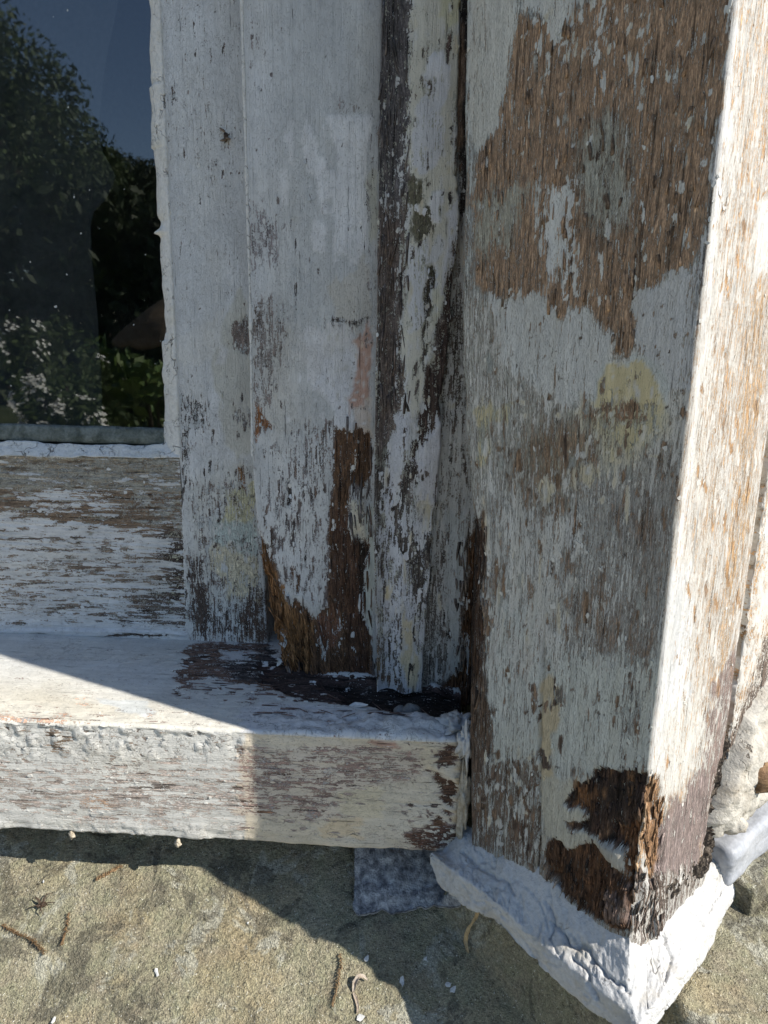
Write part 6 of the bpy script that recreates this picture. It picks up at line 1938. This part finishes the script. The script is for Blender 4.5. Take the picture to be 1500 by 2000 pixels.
def shrub(u, v, dist, h, rad, label, seed, mat, n=2600, leaf=.06, flowers=0, group='garden shrubs mirrored in the glass', fr=.02):
    p = refl(u, v, dist)
    rng = np.random.default_rng(seed)
    base = np.array([p[0], p[1], GZ])
    t = thing('garden_shrub', tuple(base), label, 'shrub', group)
    parts = []; cl = []
    top = p[2] - GZ
    for k_ in range(9):
        a = rng.random() * 6.28; r_ = rad * rng.random() ** .5
        p1 = base + np.array([math.cos(a) * r_, math.sin(a) * r_, top * (.45 + .5 * rng.random())])
        parts.append(tube('s', [base, base + (p1 - base) * .5 + np.array([0, 0, .1 * top]), p1], [.016, .011, .005], None, seg=5))
        cl.append((p1, rad * (.35 + .3 * rng.random())))
    V, Fc = join_meshes(parts)
    link('stem', mesh_from('stem', V, Fc), t, M_BARK)
    V, Fc = leaf_cloud(cl, n, leaf, rng, 1.0)
    link('foliage', mesh_from('foliage', V, [Fc], None, False), t, mat)
    if flowers:
        cs_ = np.array([c_[0] for c_ in cl]); rs_ = np.array([c_[1] for c_ in cl])
        VV = []; FF = []
        for k_ in range(flowers):
            if k_ % 14 == 0:
                i = rng.integers(len(cl)); dd_ = rng.normal(size=3); dd_[1] = abs(dd_[1])
            d = dd_ / np.linalg.norm(dd_) + rng.normal(size=3) * .14; d /= np.linalg.norm(d)
            off_ = d * rs_[i] * (1.0 + .12 * rng.random())
            d = np.array([.5 * d[0] + .45, .4 * d[1] + .15, abs(d[2]) + .3]); d /= np.linalg.norm(d)
            c_ = cs_[i] + off_
            for q in range(5):
                a = q * 1.2566 + rng.random() * .4
                e1 = np.cross(d, [0, 0, 1.]); e1 /= np.linalg.norm(e1); e2 = np.cross(d, e1)
                tip = c_ + (e1 * math.cos(a) + e2 * math.sin(a)) * fr + d * fr * .25
                sidev = (e1 * -math.sin(a) + e2 * math.cos(a)) * fr * .42
                mid = c_ + (tip - c_) * .55
                b_ = len(VV); VV += [c_, mid + sidev, tip, mid - sidev]; FF.append([b_, b_ + 1, b_ + 2, b_ + 3])
        o = link('blossom', mesh_from('blossom', np.array(VV), FF, None, False), t, M_FLOW)
        setp(o, kind='stuff')
    return t


shrub(40, 600, 2.6, 1, .30, 'white flowering shrub mirrored at the lower left of the glass', 11, M_LEAF, 3200, .017, 520, fr=.008)
shrub(120, 605, 3.2, 1, .16, 'smaller white flowering shrub mirrored beside the larger one', 12, M_LEAF, 1500, .016, 130, fr=.008)
shrub(-5, 765, 2.2, 1, .20, 'low white flowering shrub mirrored at the bottom left of the glass', 15, M_LEAF, 1500, .016, 240, fr=.008)
shrub(220, 665, 4.0, 1, .20, 'bright leafy plant mirrored below the parasol', 13, M_LEAFL, 420, .05)
shrub(300, 715, 3.6, 1, .22, 'bright leafy plant mirrored at the lower right of the glass', 14, M_LEAFL, 420, .05)
shrub(90, 740, 3.6, 1, .22, 'bright leafy plant mirrored at the bottom centre left of the glass', 16, M_LEAFL, 420, .07)
shrub(180, 745, 3.8, 1, .25, 'bright leafy plant mirrored at the bottom centre of the glass', 17, M_LEAFL, 420, .07)

# dark clipped hedge behind the lawn
hA = refl(-260, 640, 13.5); hB = refl(460, 640, 13.5)
rng = np.random.default_rng(5)
hd = hB - hA; hl = np.linalg.norm(hd[:2])
cl = []
for k_ in range(34):
    t = k_ / 33
    p = hA + hd * t
    for z_ in (GZ + .5, GZ + 1.3, GZ + 2.1, GZ + 2.7 + .3 * rng.random()):
        cl.append((np.array([p[0], p[1] + .2 * rng.normal(), z_]), .62))
hedge = thing('hedge', (float((hA + hB)[0] / 2), float((hA + hB)[1] / 2), GZ), 'long dark hedge mirrored across the middle of the glass', 'hedge')
V, Fc = leaf_cloud(cl, 15000, .11, rng, 1.0)
link('foliage', mesh_from('foliage', V, [Fc], None, False), hedge, M_LEAFD)
parts = [tube('s', [np.array([c_[0][0], c_[0][1], GZ]), np.array([c_[0][0], c_[0][1], GZ + 2.4])], [.05, .02], None, seg=5) for c_ in cl[::4]]
V, Fc = join_meshes(parts)
link('stem', mesh_from('stem', V, Fc), hedge, M_BARK)

# earth path in front of the hedge
p0 = refl_g(-260, 722); p1 = refl_g(460, 722); p2 = refl_g(460, 700); p3 = refl_g(-260, 700)
quad_sheet('path', [tuple(p0 + [0, 0, .006]), tuple(p1 + [0, 0, .006]), tuple(p2 + [0, 0, .006]), tuple(p3 + [0, 0, .006])], M_PATH)

# thatched garden parasol
tip = refl(352, 558, 6.5); eav = refl(218, 664, 6.5); z_e = eav[2]
rad = math.hypot(tip[0] - eav[0], tip[1] - eav[1])
para = thing('garden_parasol', (float(tip[0]), float(tip[1]), GZ), 'brown thatched garden parasol mirrored at the lower right of the glass', 'parasol')
nn = 40
rows_ = []
for k_, (r_, z_) in enumerate([(.02, tip[2]), (rad * .5, (tip[2] + z_e) / 2 + .01), (rad, z_e), (rad * .985, z_e - .05), (rad * .5, (tip[2] + z_e) / 2 - .07), (.02, tip[2] - .08)]):
    a = np.linspace(0, 2 * math.pi, nn, endpoint=False)
    rows_.append(np.stack([tip[0] + np.cos(a) * r_, tip[1] + np.sin(a) * r_, np.full(nn, z_) + .02 * (k_ in (2, 3)) * np.sin(a * 13)], -1))
P = np.array(rows_).transpose(1, 0, 2)
link('canopy', mesh_from('canopy', P.reshape(-1, 3), [grid_faces(nn, 6, True)]), para, M_PARA)
v_, f_ = tube('p', [np.array([tip[0], tip[1], GZ]), np.array([tip[0], tip[1], tip[2] - .05])], [.04, .035], None, seg=10)
link('pole', mesh_from('pole', v_, f_), para, M_BARK)
